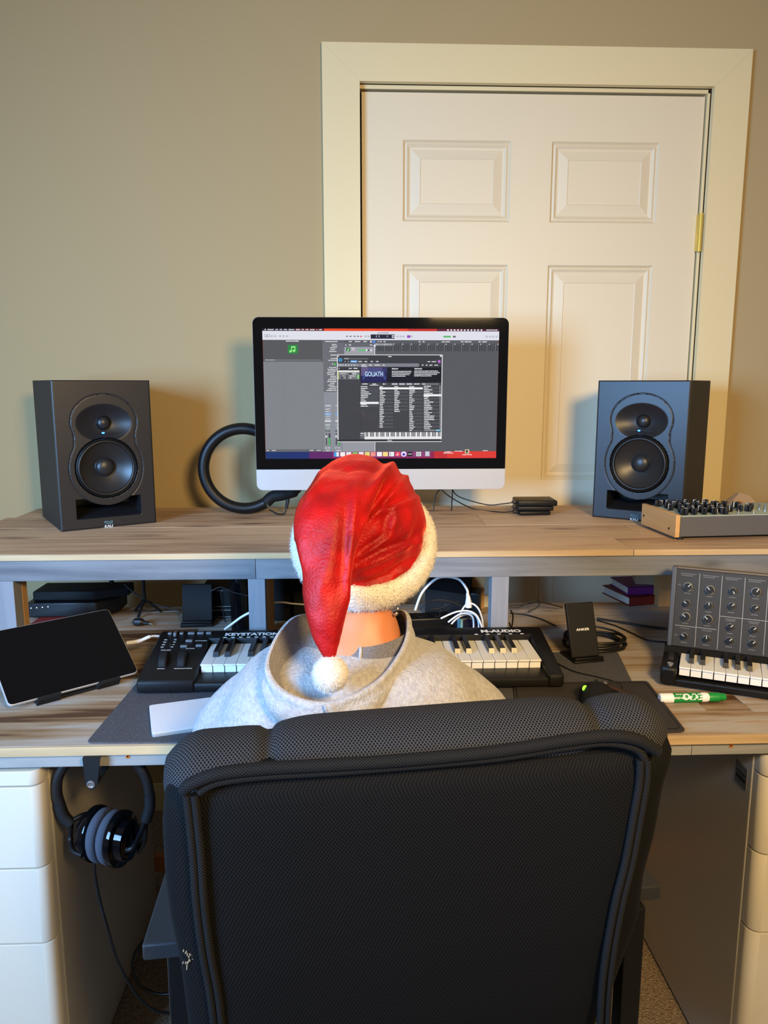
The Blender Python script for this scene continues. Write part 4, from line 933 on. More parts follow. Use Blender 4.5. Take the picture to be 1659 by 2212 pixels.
# knob layout per column: (height on panel, large?, pointer angle)
colk = [[(.123, 1, -40), (.090, 0, 60), (.062, 1, 48), (.023, 0, 55)], [(.121, 1, 42), (.090, 0, 0), (.062, 1, 46), (.023, 0, 4)],
        [(.124, 0, -150), (.094, 0, -40), (.052, 0, -45), (.025, 0, -45)], [(.126, 1, -30), (.094, 0, -45), (.052, 0, -42), (.025, 0, -42)]]
colk += [[(.126, 1, 30), (.094, 0, -40), (.052, 0, -45), (.025, 0, -45)]]*6
kL = kS = None; lgd = MB(); random.seed(9)
def scrib(x, z, wd, h=.0016):
    e = x+wd/2; x -= wd/2
    while x < e: s_ = random.uniform(.0008, .0018); lgd.box(x, min(x+s_, e), .0011, .0016, z-h/2, z+h/2, M=PM); x += s_+.0005
for c, kk in enumerate(colk):
    cx = .002+cw*(c+.5)
    scrib(cx, PH-.009, .030); scrib(cx-.003, PH-.0125, .022)
    if c > 1: scrib(cx, .0665, .020); scrib(cx, .0635, .016)
    else: scrib(cx, .0385, .018)
    for z, big, an in kk:
        src = kL if big else kS
        if src is None:
            src = knob_mesh(.0072 if big else .0054, .011, 'knob', [M_blk, M_white, M_silver], ms, skirt=True)
            if big: kL = src
            else: kS = src
            o = src
        else: o = src.copy(); COL.objects.link(o); o.parent = ms
        o.matrix_local = PM@T(cx, .0014, z)@RX(90)@RZ(an)
        scrib(cx, z-.0135, .012)
        rr = .0128 if big else .0105
        for t_ in range(7): a = R(-50+t_*280/6+180-180); a = R(220-t_*260/6); lgd.box(-.0002, .0002, .0011, .0016, -.0008, .0008, M=PM@T(cx+rr*math.cos(a), 0, z+rr*math.sin(a)*.95)@RY(0))
for z in (.126, .023): lgd.box(.0045, .0062, .0009, .0016, z-.001, z+.001, M=PM); lgd.box(.0070, .0087, .0009, .0016, z-.001, z+.001, M=PM)
lgd.build('legend', M_legend, ms, smooth=False)

mk0 = on_z(1425, 1520, DK); mk1 = on_z(1568, 1517, DK); ml = (mk1-mk0).length; MR = .0088
mk = thing('marker_pen', 'white marker with a green cap and green label lying on the desk', 'marker', (mk0.x, mk0.y+.004, DK+MR), math.degrees(math.atan2(mk1.y-mk0.y, mk1.x-mk0.x)))
def seg(name, prof, m, par): return MB().lathe(prof, 32, 0, RY(90), cap=True).build(name, m, par)
seg('barrel', [(.0065, 0), (.0084, .0008), (.0088, .002), (.0088, ml*.70), (.0076, ml*.745)], M_keyw, mk)
seg('label_band', [(.00886, ml*.20), (.0090, ml*.201), (.0090, ml*.625), (.00886, ml*.626)], M_green, mk)
seg('cap', [(.0080, ml*.735), (.0085, ml*.75), (.0082, ml*.90), (.0070, ml*.92), (.0066, ml*.985), (.0055, ml)], M_green, mk)
lt = MB()
def on_marker(txt, s, size, ang0, bold, sh=0):
    """lettering wrapped on the barrel, upside down as the pen lies"""
    t = MB(); text_mb(t, txt, size, T(0, 0, 0), 0, None, bold, 1, 1, sh)
    for f in t.Fc: pass
    vs = [(s-x, -.0093*math.cos(ang0-y/.009), .0093*math.sin(ang0-y/.009)) for x, y, z in t.V]; lt.add(vs, t.Fc)
on_marker('EXPO', ml*.50, .0155, R(38), .0008, .2); on_marker('LOW ODOR', ml*.285, .0042, R(22), .0002); on_marker('DRY ERASE', ml*.31, .0040, R(66), .0001)
lt.build('lettering', M_white, mk, smooth=False)

# ================================================================== filing cabinets
def cabinet(x0, x1, yf, yb, lab, tagplate, vis):
    t_ = thing('filing_cabinet', lab, 'filing cabinet', (x0, yf, 0), 0, 'cream steel filing cabinets under the desk'); W_ = x1-x0; Dp = yb-yf; H = .703
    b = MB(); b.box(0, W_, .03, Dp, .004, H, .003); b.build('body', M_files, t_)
    zs = [H, H-.032, H-.165-.032, .335, .02]
    zs = vis
    for k in range(len(zs)-1):
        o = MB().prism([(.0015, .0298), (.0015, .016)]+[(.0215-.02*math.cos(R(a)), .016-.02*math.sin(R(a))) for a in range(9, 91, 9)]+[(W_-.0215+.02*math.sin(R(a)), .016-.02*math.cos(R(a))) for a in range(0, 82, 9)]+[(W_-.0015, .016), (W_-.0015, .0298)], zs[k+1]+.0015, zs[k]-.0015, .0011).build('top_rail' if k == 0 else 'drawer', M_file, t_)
    if tagplate:
        pl_ = MB().box(-.0012, -.0001, .045, .085, H-.092, H-.050, .0004); o = pl_.build('name_plate', M_steel, t_)
        MB().box(-.0016, -.0013, .049, .081, H-.068, H-.065).box(-.0016, -.0013, .049, .081, H-.080, H-.073).build('plate_print', M_blk, o)
    return t_
def zc_(px, py, y): return on_y(px, py, y).z
yF = 1.175
cabinet(.690, 1.13, yF, 1.775, 'cream filing cabinet under the right end of the desk, dark plate on its side', True, [.703, zc_(1640, 1680, yF), zc_(1640, 1845, yF), zc_(1640, 2012, yF), .02])
cabinet(-.99, -.516, yF, 1.78, 'scuffed cream filing cabinet under the left end of the desk behind the headphones', False, [.703, zc_(50, 1697, yF), zc_(50, 1874, yF), zc_(50, 2036, yF), .02])

# ================================================================== headphones on a hook
hx_ = on_y(205, 1640, 1.16).x
hn = thing('headphone_hook', 'black strap hook screwed under the front of the desk, holding the headphones', 'hook', (hx_, 1.150, DK-.016))
hp = MB(); zt = 0; zb_ = on_y(190, 1692, 1.155).z-(DK-.016)
tx = [(-.0155, 0), (.0125, 0), (.006, zb_+.002), (-.001, zb_-.008), (-.008, zb_-.008), (-.0135, zb_+.002)]
hp.prism(tx, 0, .0022, .0004, M=RX(90)); hp.box(-.0155, .0125, 0, .03, -.0005, .0009); hp.build('strap', M_blkm, hn)
MB().lathe([(.0065, 0), (.0065, .0012), (.0045, .0016), (.0045, .0004), (.003, .0002)], 24, 0, T(-.0045, -.0022, zb_+.002)@RX(90)).build('screw', M_silver, hn)
MB().prism([(.004, -.03), (.02, -.005), (.02, 0), (.0, 0)], 0, .0022, M=T(0, .12, 0)@RX(90)).box(-.006, .006, .0, .12, zb_, zb_+.003, .001).build('arm', M_blkm, hn)
HY = 1.199
def H(px, py, dy=0): return on_y(px, py, HY+dy)
hc = H(222, 1806)
hd = thing('headphones', 'black over-ear headphones with grey ear pads hanging under the left of the desk', 'headphones', hc+Vector((.009, 0, 0)))
def rel(p): return Vector(p)-hc
band = cr([rel(H(*a)) for a in ((120, 1742), (112, 1715), (114, 1680), (132, 1648), (168, 1622), (210, 1612), (252, 1622), (286, 1652), (305, 1685), (312, 1722))], 6)
MB().tube(band, .0085, 12, flat=1, up=(0, 1, 0)).build('headband', M_rub, hd, ang=70)
for (a, b, c) in (((116, 1735), (126, 1762), (142, 1780)), ((311, 1715), (312, 1742), (304, 1772))):
    MB().tube(cr([rel(H(*a)), rel(H(*b)), rel(H(*c))], 5), .0095, 10).build('slider', M_blkm, hd, ang=70)
yk = [cr([rel(H(142, 1778)), rel(H(140, 1812)), rel(H(146, 1838, -.02)), rel(H(166, 1848, -.03))], 5), cr([rel(H(142, 1775)), rel(H(165, 1762, .01)), rel(H(188, 1756, .03))], 5), cr([rel(H(303, 1770)), rel(H(292, 1800, -.02)), rel(H(276, 1830, -.045)), rel(H(262, 1836, -.045))], 5), cr([rel(H(303, 1770)), rel(H(300, 1815, .0)), rel(H(288, 1840, .01))], 5)]
for p in yk: MB().tube(p, .0045, 8).build('yoke', M_blk, hd, ang=70)
AX = RZ(-20)@RY(90)      # cup axis
def cup(name, s0, prof, m): return MB().lathe([(r, z+s0) for r, z in prof], 48, 0, AX, cap=True, sx=1.0, sy=.88).build(name, m, hd, ang=50)
cup('ear_pad', -.0010, [(.025, -.018), (.040, -.018), (.0455, -.013), (.0465, -.008), (.0455, -.003), (.040, 0), (.025, 0)], M_foam)
cup('ear_pad', .0190, [(.025, -.018), (.040, -.018), (.0455, -.013), (.0465, -.008), (.0455, -.003), (.040, 0), (.025, 0)], M_foam)
cup('ear_cup', -.0190, [(.026, -.028), (.034, -.026), (.037, -.014), (.0470, -.012), (.0485, -.007), (.0475, -.001), (.040, 0)], M_blkg)
cup('ear_cup', .0192, [(.040, 0), (.0475, .001), (.0485, .007), (.0470, .012), (.037, .014), (.034, .026), (.026, .028)], M_blkg)
cdp = [H(192, 1862, -.01), H(194, 1895), H(205, 1950), H(222, 2010), H(245, 2080, .05), H(285, 2150, .08), H(330, 2185, .10), H(380, 2190, .12)]
MB().tube(cr([rel(p) for p in cdp], 12), .0026, 8).build('cord', M_cabb, hd, ang=80)
MB().tube(cr([rel(p) for p in [H(330, 1985, .2), H(310, 2020, .2), H(282, 2060, .2), H(278, 2100, .2), H(300, 2135, .2), H(340, 2148, .2), H(375, 2142, .2)]], 12), .0030, 8).build('cord', M_cabb, hd, ang=80)

# ================================================================== office chair
CH = (.076, .775, 0); CYAW = 5.2
ch = thing('office_chair', 'black mesh office chair seen from behind with a padded rolled headrest', 'chair', CH, CYAW)
CHM = (T(*CH)@RZ(CYAW)); CHI = CHM.inverted()
# backrest: rounded slab, narrower towards the bottom
rows_ = [(.50, .240, .045, .05, -.022), (.55, .243, .050, .035, -.021), (.62, .251, .052, .018, -.017), (.715, .262, .054, .006, -.010), (.77, .266, .055, .003, -.013), (.82, .272, .055, .001, -.010), (.88, .275, .055, 0, -.007), (.915, .278, .053, .0, 0), (.930, .274, .050, .004, 0), (.943, .262, .036, .012, 0)]
rings = []; uvs = []; n = 72
zz = [r[0] for r in rows_]
for k in range(37):
    z = .50+(.943-.50)*k/36; hw, hd_, yo, xo = interp([(r[0], r[1:]) for r in rows_], z)
    ring_ = []; per = 0; last = None; us = []
    for i in range(n+1):
        a = 2*math.pi*i/n; ca, sa = math.cos(a), math.sin(a)
        p = (xo+hw*math.copysign(abs(ca)**.32, ca), yo+hd_*math.copysign(abs(sa)**.6, sa), z+.020*(math.cos(a)*.25))
        if last: per += math.dist(p[:2], last[:2])
        last = p; ring_.append(p); us.append((per, z))
    rings.append(ring_); uvs += us
bk = MB(); bk.loft(rings, 0, False, closed=False, uvs=uvs); bk.add(rings[-1][:-1], [list(range(n))]); bk.build('backrest', M_mesh2, ch, ang=60)
# rolled headrest in three pillows
rings = []; uvs = []; n = 40; K = 90
for k in range(K+1):
    x = -.279+.553*k/K
    def puff(x):
        r = .046
        for nx, wd in ((-.170, .026), (.190, .026)): r -= .006*math.exp(-((x-nx)/wd)**2)+.008*math.exp(-((x-nx)/.006)**2)
        e = .2765-abs(x+.0025)
        if e < .04: r -= .046*.55*(1-e/.04)**2.2
        return r
    r = puff(x); zc0 = .927+.006*(x/.27)+.003*(1-(x/.27)**2)-(.006*min(1, (-x-.16)/.05) if x < -.16 else 0)
    ring_ = []; us = []
    for i in range(n+1):
        a = 2*math.pi*i/n; ring_.append((x, .012+r*1.14*math.cos(a), zc0+r*.86*math.sin(a))); us.append((x*1.05, 2*math.pi*.043*i/n))
    rings.append(ring_); uvs += us
hr = MB(); hr.loft(rings, 0, False, closed=False, uvs=uvs); hr.add(rings[0][:-1], [list(range(n))]); hr.add(rings[-1][:-1], [list(range(n))[::-1]]); hr.build('headrest', M_mesh, ch, ang=75)
def cpx(px, py, yl):
    """where a sight line meets the chair's own rear plane"""
    d = ray(px, py); o_ = CHI@Vector((0, 0, CAMZ)); dd = CHI.to_3x3()@d; t = (yl-o_.y)/dd.y; return o_+dd*t
YB = -.052
def piping(pts, r, nm='piping'): return MB().tube(cr(pts, 8), r, 10, uv=True).build(nm, M_pipe, ch, ang=80)
piping([cpx(398, 1708, YB), cpx(412, 1694, YB-.004), cpx(470, 1672, YB-.006), cpx(570, 1660, YB-.006), cpx(720, 1652, YB-.006), cpx(900, 1640, YB-.006), cpx(1080, 1622, YB-.006), cpx(1220, 1600, YB-.006), cpx(1310, 1590, YB-.006), cpx(1375, 1597, YB-.004), cpx(1420, 1622, YB+.002)], .0066)
piping([cpx(430, 1712, YB), cpx(470, 1690, YB-.002), cpx(570, 1676, YB-.002), cpx(720, 1667, YB-.002), cpx(900, 1653, YB-.002), cpx(1080, 1636, YB-.002), cpx(1220, 1614, YB-.002), cpx(1310, 1604, YB-.002), cpx(1375, 1618, YB), cpx(1396, 1650, YB+.001)], .0046)
for off, yl in ((0, YB), (17, YB-.001)):
    piping([cpx(403+off, 1716, yl), cpx(408+off, 1760, yl), cpx(417+off, 1850, yl), cpx(424+off, 1950, yl+.001), cpx(438+off, 2060, yl+.006), cpx(456+off, 2160, yl+.014), cpx(470+off, 2290, yl+.03)], .0042)
for off, yl in ((0, YB), (-15, YB-.001)):
    piping([cpx(1398+off, 1640, yl), cpx(1396+off, 1690, yl), cpx(1384+off, 1760, yl), cpx(1366+off, 1860, yl), cpx(1344+off, 1950, yl+.001), cpx(1324+off, 2060, yl+.006), cpx(1314+off, 2150, yl+.014), cpx(1308+off, 2290, yl+.03)], .0042)
# seat, arms and base
st_ = MB(); st_.prism(rpoly([(-.25, -.02), (.25, -.02), (.24, .42), (-.24, .42)], .05, 6), .38, .453, .018); st_.build('seat', M_mesh2, ch)
for s_ in (-1, 1):
    aw = .072; xi = (.3300 if s_ < 0 else .3430); y_a = .078 if s_ < 0 else .102
    MB().prism([(s_*xi, y_a), (s_*(xi-aw), y_a), (s_*(xi-aw), .34), (s_*(xi-.012), .34)][::s_], .638, .66, .003).build('arm_pad', M_arm, ch)
    o = MB(); o.box(s_*(xi-.040)-.014, s_*(xi-.040)+.014, .090, .118, .40, .638, .003); o.box(min(s_*.2, s_*(xi-.026)), max(s_*.2, s_*(xi-.026)), .090, .118, .395, .425, .003); o.build('arm_post', M_blk, ch)
MB().lathe([(.028, .12), (.028, .30), (.018, .30), (.018, .381)], 24, 0, T(0, .2, 0)).build('gas_lift', M_blk, ch)
for k in range(5):
    a = R(72*k+18); c_, s_ = math.cos(a), math.sin(a)
    MB().tube([(0, .2, .12), (.15*c_, .2+.15*s_, .11), (.29*c_, .2+.29*s_, .075)], [.028, .022, .016], 10).build('base_leg', M_blk, ch)
    w_ = MB().lathe([(.01, -.011), (.026, -.010), (.026, .010), (.01, .011)], 24, 0, T(.29*c_, .2+.29*s_, .0265)@Matrix.Rotation(a+1.57, 4, 'Z')@RX(90)); w_.tube([(.29*c_, .2+.29*s_, .03), (.29*c_, .2+.29*s_, .078)], .008, 8); w_.build('caster', M_rub, ch)
cf = MB(); random.seed(4)
for k in range(26):
    p = cpx(random.gauss(408, 7), random.gauss(2058, 16), YB+.018); cf.box(p.x-.0004, p.x+.0006, p.y-.002, p.y+.001, p.z-.0003, p.z+.0003, M=None)
cf.build('frayed_fabric', mat('frayed_foam', (150, 142, 120), .9), ch)

# ================================================================== the person
PX = .0
pers = thing('person', 'person in a grey hoodie and red velvet hat sitting with their back to the camera', 'person', (PX, .98, 0))
def remeshed(mb, vox, smooth_it=6, skin=None):
    o = mb.build('tmp', M_skin, smooth=False); md = o.modifiers.new('r', 'REMESH'); md.mode = 'VOXEL'; md.voxel_size = vox; md.use_smooth_shade = True
    if smooth_it: s_ = o.modifiers.new('s', 'SMOOTH'); s_.factor = .5; s_.iterations = smooth_it
    bpy.context.view_layer.update(); me = bpy.data.meshes.new_from_object(o.evaluated_get(bpy.context.evaluated_depsgraph_get())); bpy.data.objects.remove(o); return me
def skinned(verts, edges, radii):
    me = bpy.data.meshes.new('sk'); me.from_pydata(verts, edges, []); o = bpy.data.objects.new('sk', me); COL.objects.link(o)
    sk = o.modifiers.new('skin', 'SKIN'); me.skin_vertices.new() if not me.skin_vertices else None
    for i, r in enumerate(radii):
        sv = me.skin_vertices[0].data[i]; sv.radius = r if isinstance(r, tuple) else (r, r); sv.use_root = (i == 0)
    ss = o.modifiers.new('sub', 'SUBSURF'); ss.levels = 2; ss.render_levels = 2
    bpy.context.view_layer.update(); m = bpy.data.meshes.new_from_object(o.evaluated_get(bpy.context.evaluated_depsgraph_get())); bpy.data.objects.remove(o)
    mb = MB(); mb.add([v.co.copy() for v in m.vertices], [list(p.vertices) for p in m.polygons]); bpy.data.meshes.remove(m); return mb
def finish(me, name, mats, par, origin=(0, 0, 0)):
    me.name = name; me.materials.clear()
    for m in (mats if isinstance(mats, list) else [mats]): me.materials.append(m)
    me.transform(T(-origin[0], -origin[1], -origin[2])); me.polygons.foreach_set('use_smooth', [True]*len(me.polygons))
    o = bpy.data.objects.new(name, me); COL.objects.link(o); o.parent = par; return o
O = (PX, .98, 0)
V_ = [(0, 1.0, .54), (0, .99, .68), (0, .975, .82), (0.005, .975, .92), (.012, 1.0, .985), (.012, 1.02, 1.03)]; E_ = [(i, i+1) for i in range(5)]
Rd = [(.125, .10), (.105, .08), (.11, .07), (.06, .045), (.048, .050), (.052, .054)]
def chain(start, pts):
    prev = start
    for p, r in pts: V_.append(p); Rd.append(r); E_.append((prev, len(V_)-1)); prev = len(V_)-1
    return prev
for s_ in (-1, 1):
    wr = chain(3, [((s_*.135, .985, .905), .040), ((s_*.195, 1.07, .80), .038), ((s_*.14, 1.28, .80), .024)])
    palm = chain(wr, [((s_*.125, 1.325, .812), (.030, .015)), ((s_*.118, 1.365, .815), (.034, .012))])
    for f in range(4):
        ox = (-.028+.018*f); L_ = (.026, .031, .029, .022)[f if s_ < 0 else 3-f]
        chain(palm, [((s_*.118+ox, 1.382, .816), .0085), ((s_*.116+ox*1.05, 1.382+L_, .816), .0080), ((s_*.116+ox*1.08, 1.382+L_*1.75, .806), .0070)])
    chain(palm-1, [((s_*.085, 1.340, .810), .0095), ((s_*.066, 1.365, .808), .0085)])
    chain(0, [((s_*.095, 1.16, .535), .078), ((s_*.11, 1.36, .50), .058), ((s_*.11, 1.40, .28), .05), ((s_*.11, 1.41, .075), .033), ((s_*.115, 1.50, .040), (.038, .028))])
body = skinned(V_, E_, Rd)
def ell(mb, c, r, n=24, M0=None):
    rings = []
    for j in range(1, n): 
        a = math.pi*j/n; rings.append([(c[0]+r[0]*math.sin(a)*math.cos(2*math.pi*i/n), c[1]+r[1]*math.sin(a)*math.sin(2*math.pi*i/n), c[2]-r[2]*math.cos(a)) for i in range(n)])
    mb.loft(rings); return mb
HC = Vector((.012, 1.052, 1.105))
ell(body, HC, (.073, .088, .094)); ell(body, HC+Vector((0, .035, -.06)), (.050, .052, .048))      # skull and jaw
ell(body, HC+Vector((0, .098, -.022)), (.011, .016, .018), 12); ell(body, HC+Vector((0, .092, -.005)), (.008, .012, .024), 12)   # nose
for s_ in (-1, 1): ell(body, HC+Vector((s_*.077, -.004, -.012)), (.008, .017, .030), 12)        # ears
ell(body, HC+Vector((0, .086, -.058)), (.022, .008, .006), 10); ell(body, HC+Vector((0, .088, -.063)), (.018, .007, .005), 10)
me = remeshed(body, .0052, 4); finish(me, 'body', M_skin, pers, O)
for s_ in (-1, 1):
    e_ = MB(); ell(e_, (HC.x+s_*.030-O[0], HC.y+.078-O[1], HC.z+.004), (.012, .012, .010), 14); e_.build('eye', M_keyw, pers)
hb = MB(); ell(hb, (HC.x-O[0], HC.y+.002-O[1], HC.z-.004), (.0765, .089, .092), 28); hb2 = hb
hair = MB(); hair.V = [v for v in hb.V]; hair.Fc = [f for f, in zip(hb.Fc) if sum(hb.V[i][2] for i in f)/len(f) > HC.z-.052 and sum(hb.V[i][1] for i in f)/len(f) < HC.y-O[1]+.055]; hair.MI = [0]*len(hair.Fc); hair.UV = [None]*len(hair.Fc); hair.C = [None]*len(hair.Fc)
hair.build('hair', mat('dark_hair', (50, 36, 28), .6), pers, ang=80)
# trousers and shoes
V_, E_, Rd = [(0, .99, .56), (0, 1.02, .53)], [(0, 1)], [(.135, .115), (.13, .10)]
for s_ in (-1, 1): chain(1, [((s_*.095, 1.16, .54), .088), ((s_*.11, 1.37, .50), .07), ((s_*.11, 1.40, .28), .062), ((s_*.11, 1.41, .11), .055)])
me = remeshed(skinned(V_, E_, Rd), .008, 3); finish(me, 'trousers', M_denim, pers, O)
for s_ in (-1, 1):
    rings = []
    for k in range(9):
        t = k/8; hw = .034+.012*math.sin(math.pi*t); hh = .075-.035*t if t < .9 else .03
        if k in (0, 8): hw *= .7; hh *= .8
        rings.append([(s_*.115+hw*math.cos(R(a)), 1.365-.98+.24*t, max(.001, .006+hh*(.5+.5*math.sin(R(a)))*1.05)) for a in range(0, 360, 24)])
    MB().loft(rings).build('shoe', M_blk, pers, ang=70)
# hoodie: torso and sleeves
lv = [(.50, .175, .125, 1.0), (.60, .185, .125, .995), (.72, .195, .118, .985), (.80, .205, .112, .98), (.86, .205, .108, .978), (.90, .182, .104, .978), (.93, .164, .098, .98), (.955, .142, .088, .985), (.968, .118, .078, .99), (.978, .070, .056, 1.0)]
rings = []
for k in range(33):
    z = .50+.478*k/32; a_, b_2, c_ = interp([(l[0], l[1:]) for l in lv], z)
    rings.append([(-.004+a_*math.copysign(abs(math.cos(R(t)))**.85, math.cos(R(t))), c_+b_2*math.copysign(abs(math.sin(R(t)))**.9, math.sin(R(t))), z) for t in range(0, 360, 8)])
hm = MB(); hm.loft(rings)
for s_ in (-1, 1):
    pth = cr([(s_*.112, .985, .912), (s_*.156, 1.0, .876), (s_*.188, 1.04, .82), (s_*.190, 1.10, .79), (s_*.165, 1.20, .80), (s_*.142, 1.275, .80)], 5)
    rr = [.048, .048, .048, .049, .050, .051, .053, .052, .051, .050, .050, .050, .051, .051, .050, .049, .047, .046, .044, .043, .041, .040, .039, .038, .036, .034]
    hm.tube(pth, rr[:len(pth)], 20)
me = remeshed(hm, .0065, 10)
for v in me.vertices:
    c = v.co; nz = noise.noise(Vector((c.x*9, c.y*6, c.z*5)))*.006+noise.noise(Vector((c.x*26, c.y*20, c.z*8)))*.0018
    # folds that fall from the shoulders
    f = .005*math.sin(c.x*70+c.z*20)*max(0, min(1, (.93-c.z)/.08))
    v.co = c+Vector((c.x, c.y-.98, 0)).normalized()*(nz+f)
hoodie = finish(me, 'hoodie', M_fleece, pers, O)
# the hood, fallen open on the back
rim = [(705, 1522, .858), (650, 1515, .864), (600, 1488, .882), (577, 1445, .905), (586, 1402, .935), (608, 1362, .97), (640, 1334, 1.02), (690, 1330, 1.08), (760, 1338, 1.125), (830, 1330, 1.095), (872, 1322, 1.03), (884, 1350, .985), (872, 1400, .94), (826, 1465, .892), (762, 1505, .868)]
rimp = cr([on_y(*a) for a in rim], 6, True); NR = len(rimp)
nc = Vector((.014, 1.005, 0)); rings = []
def ringf(fn): rings.append([fn(i, p) for i, p in enumerate(rimp)])
def outw(p): v = Vector((p.x-nc.x, p.y-nc.y, 0)); return v.normalized()
def backf(p): return max(0, min(1, (1.04-p.y)/.18))      # 1 at the back, 0 at the front
ringf(lambda i, p: nc+outw(p)*.060+Vector((0, 0, 1.000-.014*backf(p))))
ringf(lambda i, p: nc+outw(p)*.068+Vector((0, 0, .992-.018*backf(p))))
def bowl(t, dz):
    def f(i, p):
        a = nc+outw(p)*.066; a.z = .99; q_ = a.lerp(p, t); q_.z = (.976*(1-t)+p.z*t)-dz*backf(p)+noise.noise(Vector((i*.11, t*3, 0)))*.006; return q_
    return f
ringf(bowl(.35, .020)); ringf(bowl(.62, .032)); ringf(bowl(.84, .024))
ringf(lambda i, p: p-outw(p)*.006+Vector((0, 0, -.004)))
split = len(rings)
ringf(lambda i, p: p-outw(p)*.003+Vector((0, 0, .003)))
ringf(lambda i, p: p+outw(p)*.002+Vector((0, 0, .003)))
ringf(lambda i, p: p+outw(p)*.005+Vector((0, 0, -.003)))
ringf(lambda i, p: p+outw(p)*(.003)+Vector((0, 0, -.009)))
ringf(lambda i, p: p+outw(p)*(.010+.003*noise.noise(Vector((i*.2, 0, 0))))+Vector((0, 0, -.020)))
ringf(lambda i, p: p+outw(p)*(.008+.006*noise.noise(Vector((i*.15, 3, 0))))+Vector((0, 0, -.036)))
ringf(lambda i, p: p-outw(p)*.004+Vector((0, 0, -.052)))
ringf(lambda i, p: p-outw(p)*.030+Vector((0, 0, -.062)))
rings = [[p-Vector(O) for p in r_] for r_ in rings]
hl = MB(); hl.loft(rings[:split+1], 0, False); ho = MB(); ho.loft(rings[split:], 0, False)
ho2 = ho.build('hood', M_fleece, pers, ang=80); hl.build('hood_lining', M_lining, ho2, ang=80)
ho2['label'] = 'fallen-open grey hood'
for o in (ho2, ho2.children[0]):
    s_ = o.modifiers.new('sub', 'SUBSURF'); s_.levels = 1; s_.render_levels = 2
sm = MB(); sm.tube(cr([on_y(702, 1520, .848), on_y(707, 1536, .847), on_y(716, 1556, .853), on_y(722, 1600, .86)], 5), .0012, 6); 

ci = min(range(NR), key=lambda i: abs(to_px(rings[4][i]+Vector(O))[0]-766)+(0 if rings[4][i].y < 0 else 999))
sm.tube(cr([rings[k][ci]+Vector(O)+Vector((0, -.0006, .0006)) for k in (0, 1, 2, 3, 4)], 5), .0022, 8)
o = sm.build('seam', M_fleece, pers); o.location = (-O[0], -O[1], 0)
cl_ = MB(); c0 = on_y(856, 1326, .985)-Vector(O); cl_.lathe([(.001, -.004), (.0026, -.002), (.0026, .002), (.001, .004)], 12, 0, T(*c0)@RX(60)); cl_.lathe([(.001, -.002), (.002, 0), (.001, .002)], 10, 0, T(c0.x+.002, c0.y, c0.z+.007)); cl_.build('necklace_clasp', M_silver, pers)

# the hat: crown and folded tail in one velvet piece
hat = MB(); CC = Vector((.006, 1.052, 1.122)); ell(hat, CC, (.0915, .105, .105), 36)
tail = [(800, 1012, 40, 1.06, .030), (775, 1014, 66, 1.02, .034), (745, 1050, 78, .975, .034), (722, 1095, 82, .945, .032), (710, 1145, 76, .925, .029), (706, 1195, 62, .910, .026), (706, 1245, 54, .898, .023), (705, 1295, 52, .888, .020), (704, 1335, 43, .882, .017), (706, 1375, 32, .878, .013), (710, 1405, 20, .874, .009), (714, 1428, 10, .872, .006)]
tp = cr([(a, b, c) for a, b, c, d, e in tail], 4); tq = cr([(d, e, 0) for a, b, c, d, e in tail], 4)
rings = []
for (cx, cy, hw), (yy, th, _) in zip(tp, tq):
    c = on_y(cx, cy, yy); hwm = hw*(yy*1.03)/F
    rings.append([(c.x+hwm*math.cos(R(t)), c.y+th*math.sin(R(t)), c.z+(.0 if True else 0)) for t in range(0, 360, 12)])
hat.loft(rings)
me = remeshed(hat, .0034, 5)
folds = [((884, 1025), (790, 1135), 7, .006), ((905, 1075), (800, 1118), 6, .0045), ((852, 1105), (842, 1160), 7, .005), ((842, 1160), (775, 1208), 5, .004), ((905, 1170), (772, 1228), 6, .0055), ((918, 1205), (820, 1262), 5, .0045), ((905, 1245), (755, 1272), 5, .004), ((770, 1050), (752, 1290), 9, .006), ((700, 1030), (655, 1090), 7, .005), ((735, 1130), (690, 1300), 18, .003), ((860, 990), (800, 1060), 9, .005), ((920, 1100), (900, 1220), 7, .003)]
BN = Vector((0, -math.sin(R(33)), math.cos(R(33)))); BC = Vector((.012, 1.056, 1.105))
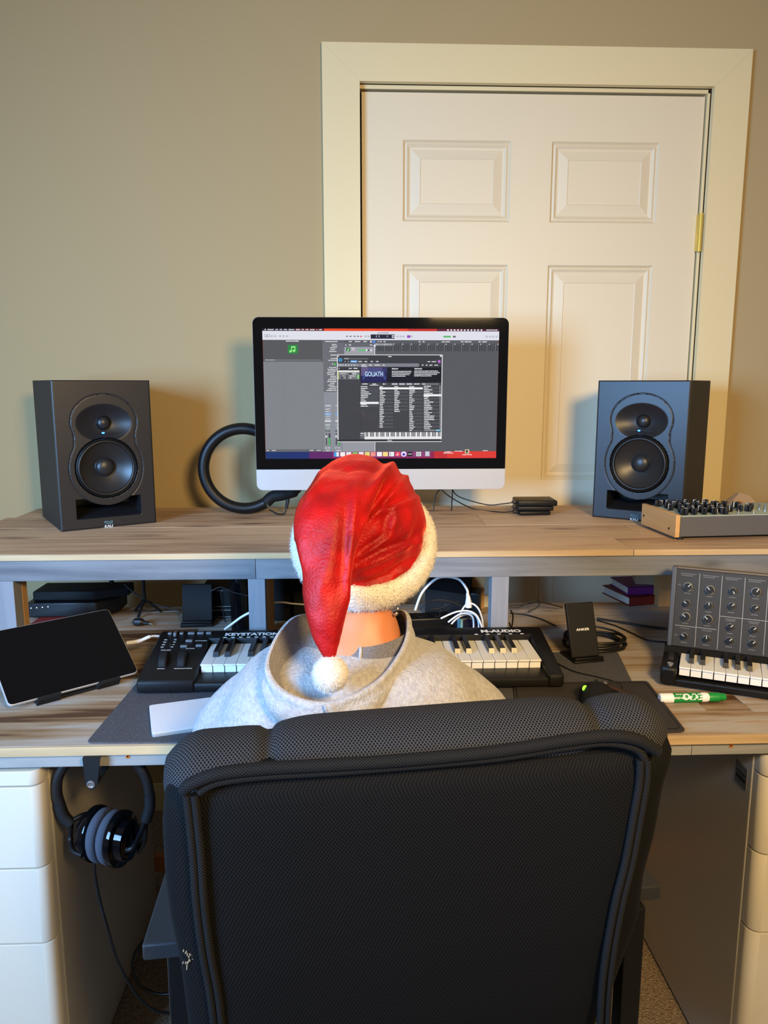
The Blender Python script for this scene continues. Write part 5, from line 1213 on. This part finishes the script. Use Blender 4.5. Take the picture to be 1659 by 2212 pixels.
for v in me.vertices:
    c = v.co.copy(); px, py = to_px(c); d = 0
    if c.y < 1.12:
        for (a, b, wd, am) in folds:
            ax, ay = a; bx, by = b; L2 = (bx-ax)**2+(by-ay)**2; t = max(0, min(1, ((px-ax)*(bx-ax)+(py-ay)*(by-ay))/L2))
            qx, qy = ax+t*(bx-ax), ay+t*(by-ay); dd = math.hypot(px-qx, py-qy); side = ((bx-ax)*(py-ay)-(by-ay)*(px-ax))/math.sqrt(L2)
            e = math.sin(math.pi*min(1, max(0, t*.8+.1)))
            d += 1.3*am*e*(math.exp(-(dd/wd)**2)-.7*math.exp(-((side-wd*2.2)/(wd*1.3))**2)*(1 if dd < wd*5 else 0))
    d += noise.noise(c*22)*.0035+noise.noise(c*50)*.0012
    v.co = c+(c-Vector((CC.x-.01, CC.y, CC.z-.02))).normalized()*d
    h = (v.co-BC).dot(BN)
    if h < -.004 and (v.co-CC).length < .12 and v.co.y > .955: v.co = v.co-BN*(h+.004)
hato = finish(me, 'santa_hat', M_velvet, pers, O); hato['label'] = 'red velvet hat with its tail folded down the back'
# white fur: lumpy core with short tufts
def tufts(mb, surf, n, L, w_):
    for _ in range(n):
        p, nn = surf(); nn = (nn+Vector((random.gauss(0, .45), random.gauss(0, .45), random.gauss(0, .45)))).normalized()
        s_ = nn.cross(Vector((random.random(), random.random(), random.random()))).normalized()*w_; l = L*random.uniform(.6, 1.2)
        mb.add([p-s_, p+s_, p+nn*l+Vector((0, 0, -l*.25))], [[0, 1, 2]])
fb = MB(); rings = []; NB = 96
def bandpt(a, b):
    """a around the head, b around the roll"""
    cx, cy = math.cos(a), math.sin(a); bu = Vector((1, 0, 0)); bv = Vector((0, math.cos(R(33)), math.sin(R(33))))
    ctr = BC+bu*.0905*cx+bv*.108*cy; out = (bu*cx+bv*cy).normalized()
    r1 = .0125; r2 = .0215; return ctr+out*r1*math.cos(b)+BN*r2*math.sin(b), (out*math.cos(b)+BN*math.sin(b)*.6).normalized()
for i in range(NB):
    a = 2*math.pi*i/NB; rings.append([bandpt(a, 2*math.pi*j/18)[0]+bandpt(a, 2*math.pi*j/18)[1]*(.0018*noise.noise(Vector((i*.5, j*.6, 0)))) for j in range(18)])
fb.loft([[p-Vector(O) for p in r_] for r_ in rings], loop=True)
random.seed(11)
def sband():
    p, nn = bandpt(random.uniform(0, 2*math.pi), random.uniform(-1.9, 1.9)); return p-Vector(O), nn
tufts(fb, sband, 9000, .0038, .0003); fbo = fb.build('fur_band', M_fur, hato, ang=80)
pc = on_y(713, 1456, .866)-Vector(O); pr_ = .0213
pm = MB(); ell(pm, pc, (pr_, pr_, pr_), 28)
def sph():
    d = Vector((random.gauss(0, 1), random.gauss(0, 1), random.gauss(0, 1))).normalized(); return pc+d*pr_, d
tufts(pm, sph, 4000, .003, .00025); pm.build('pom_pom', M_fur, hato, ang=80)
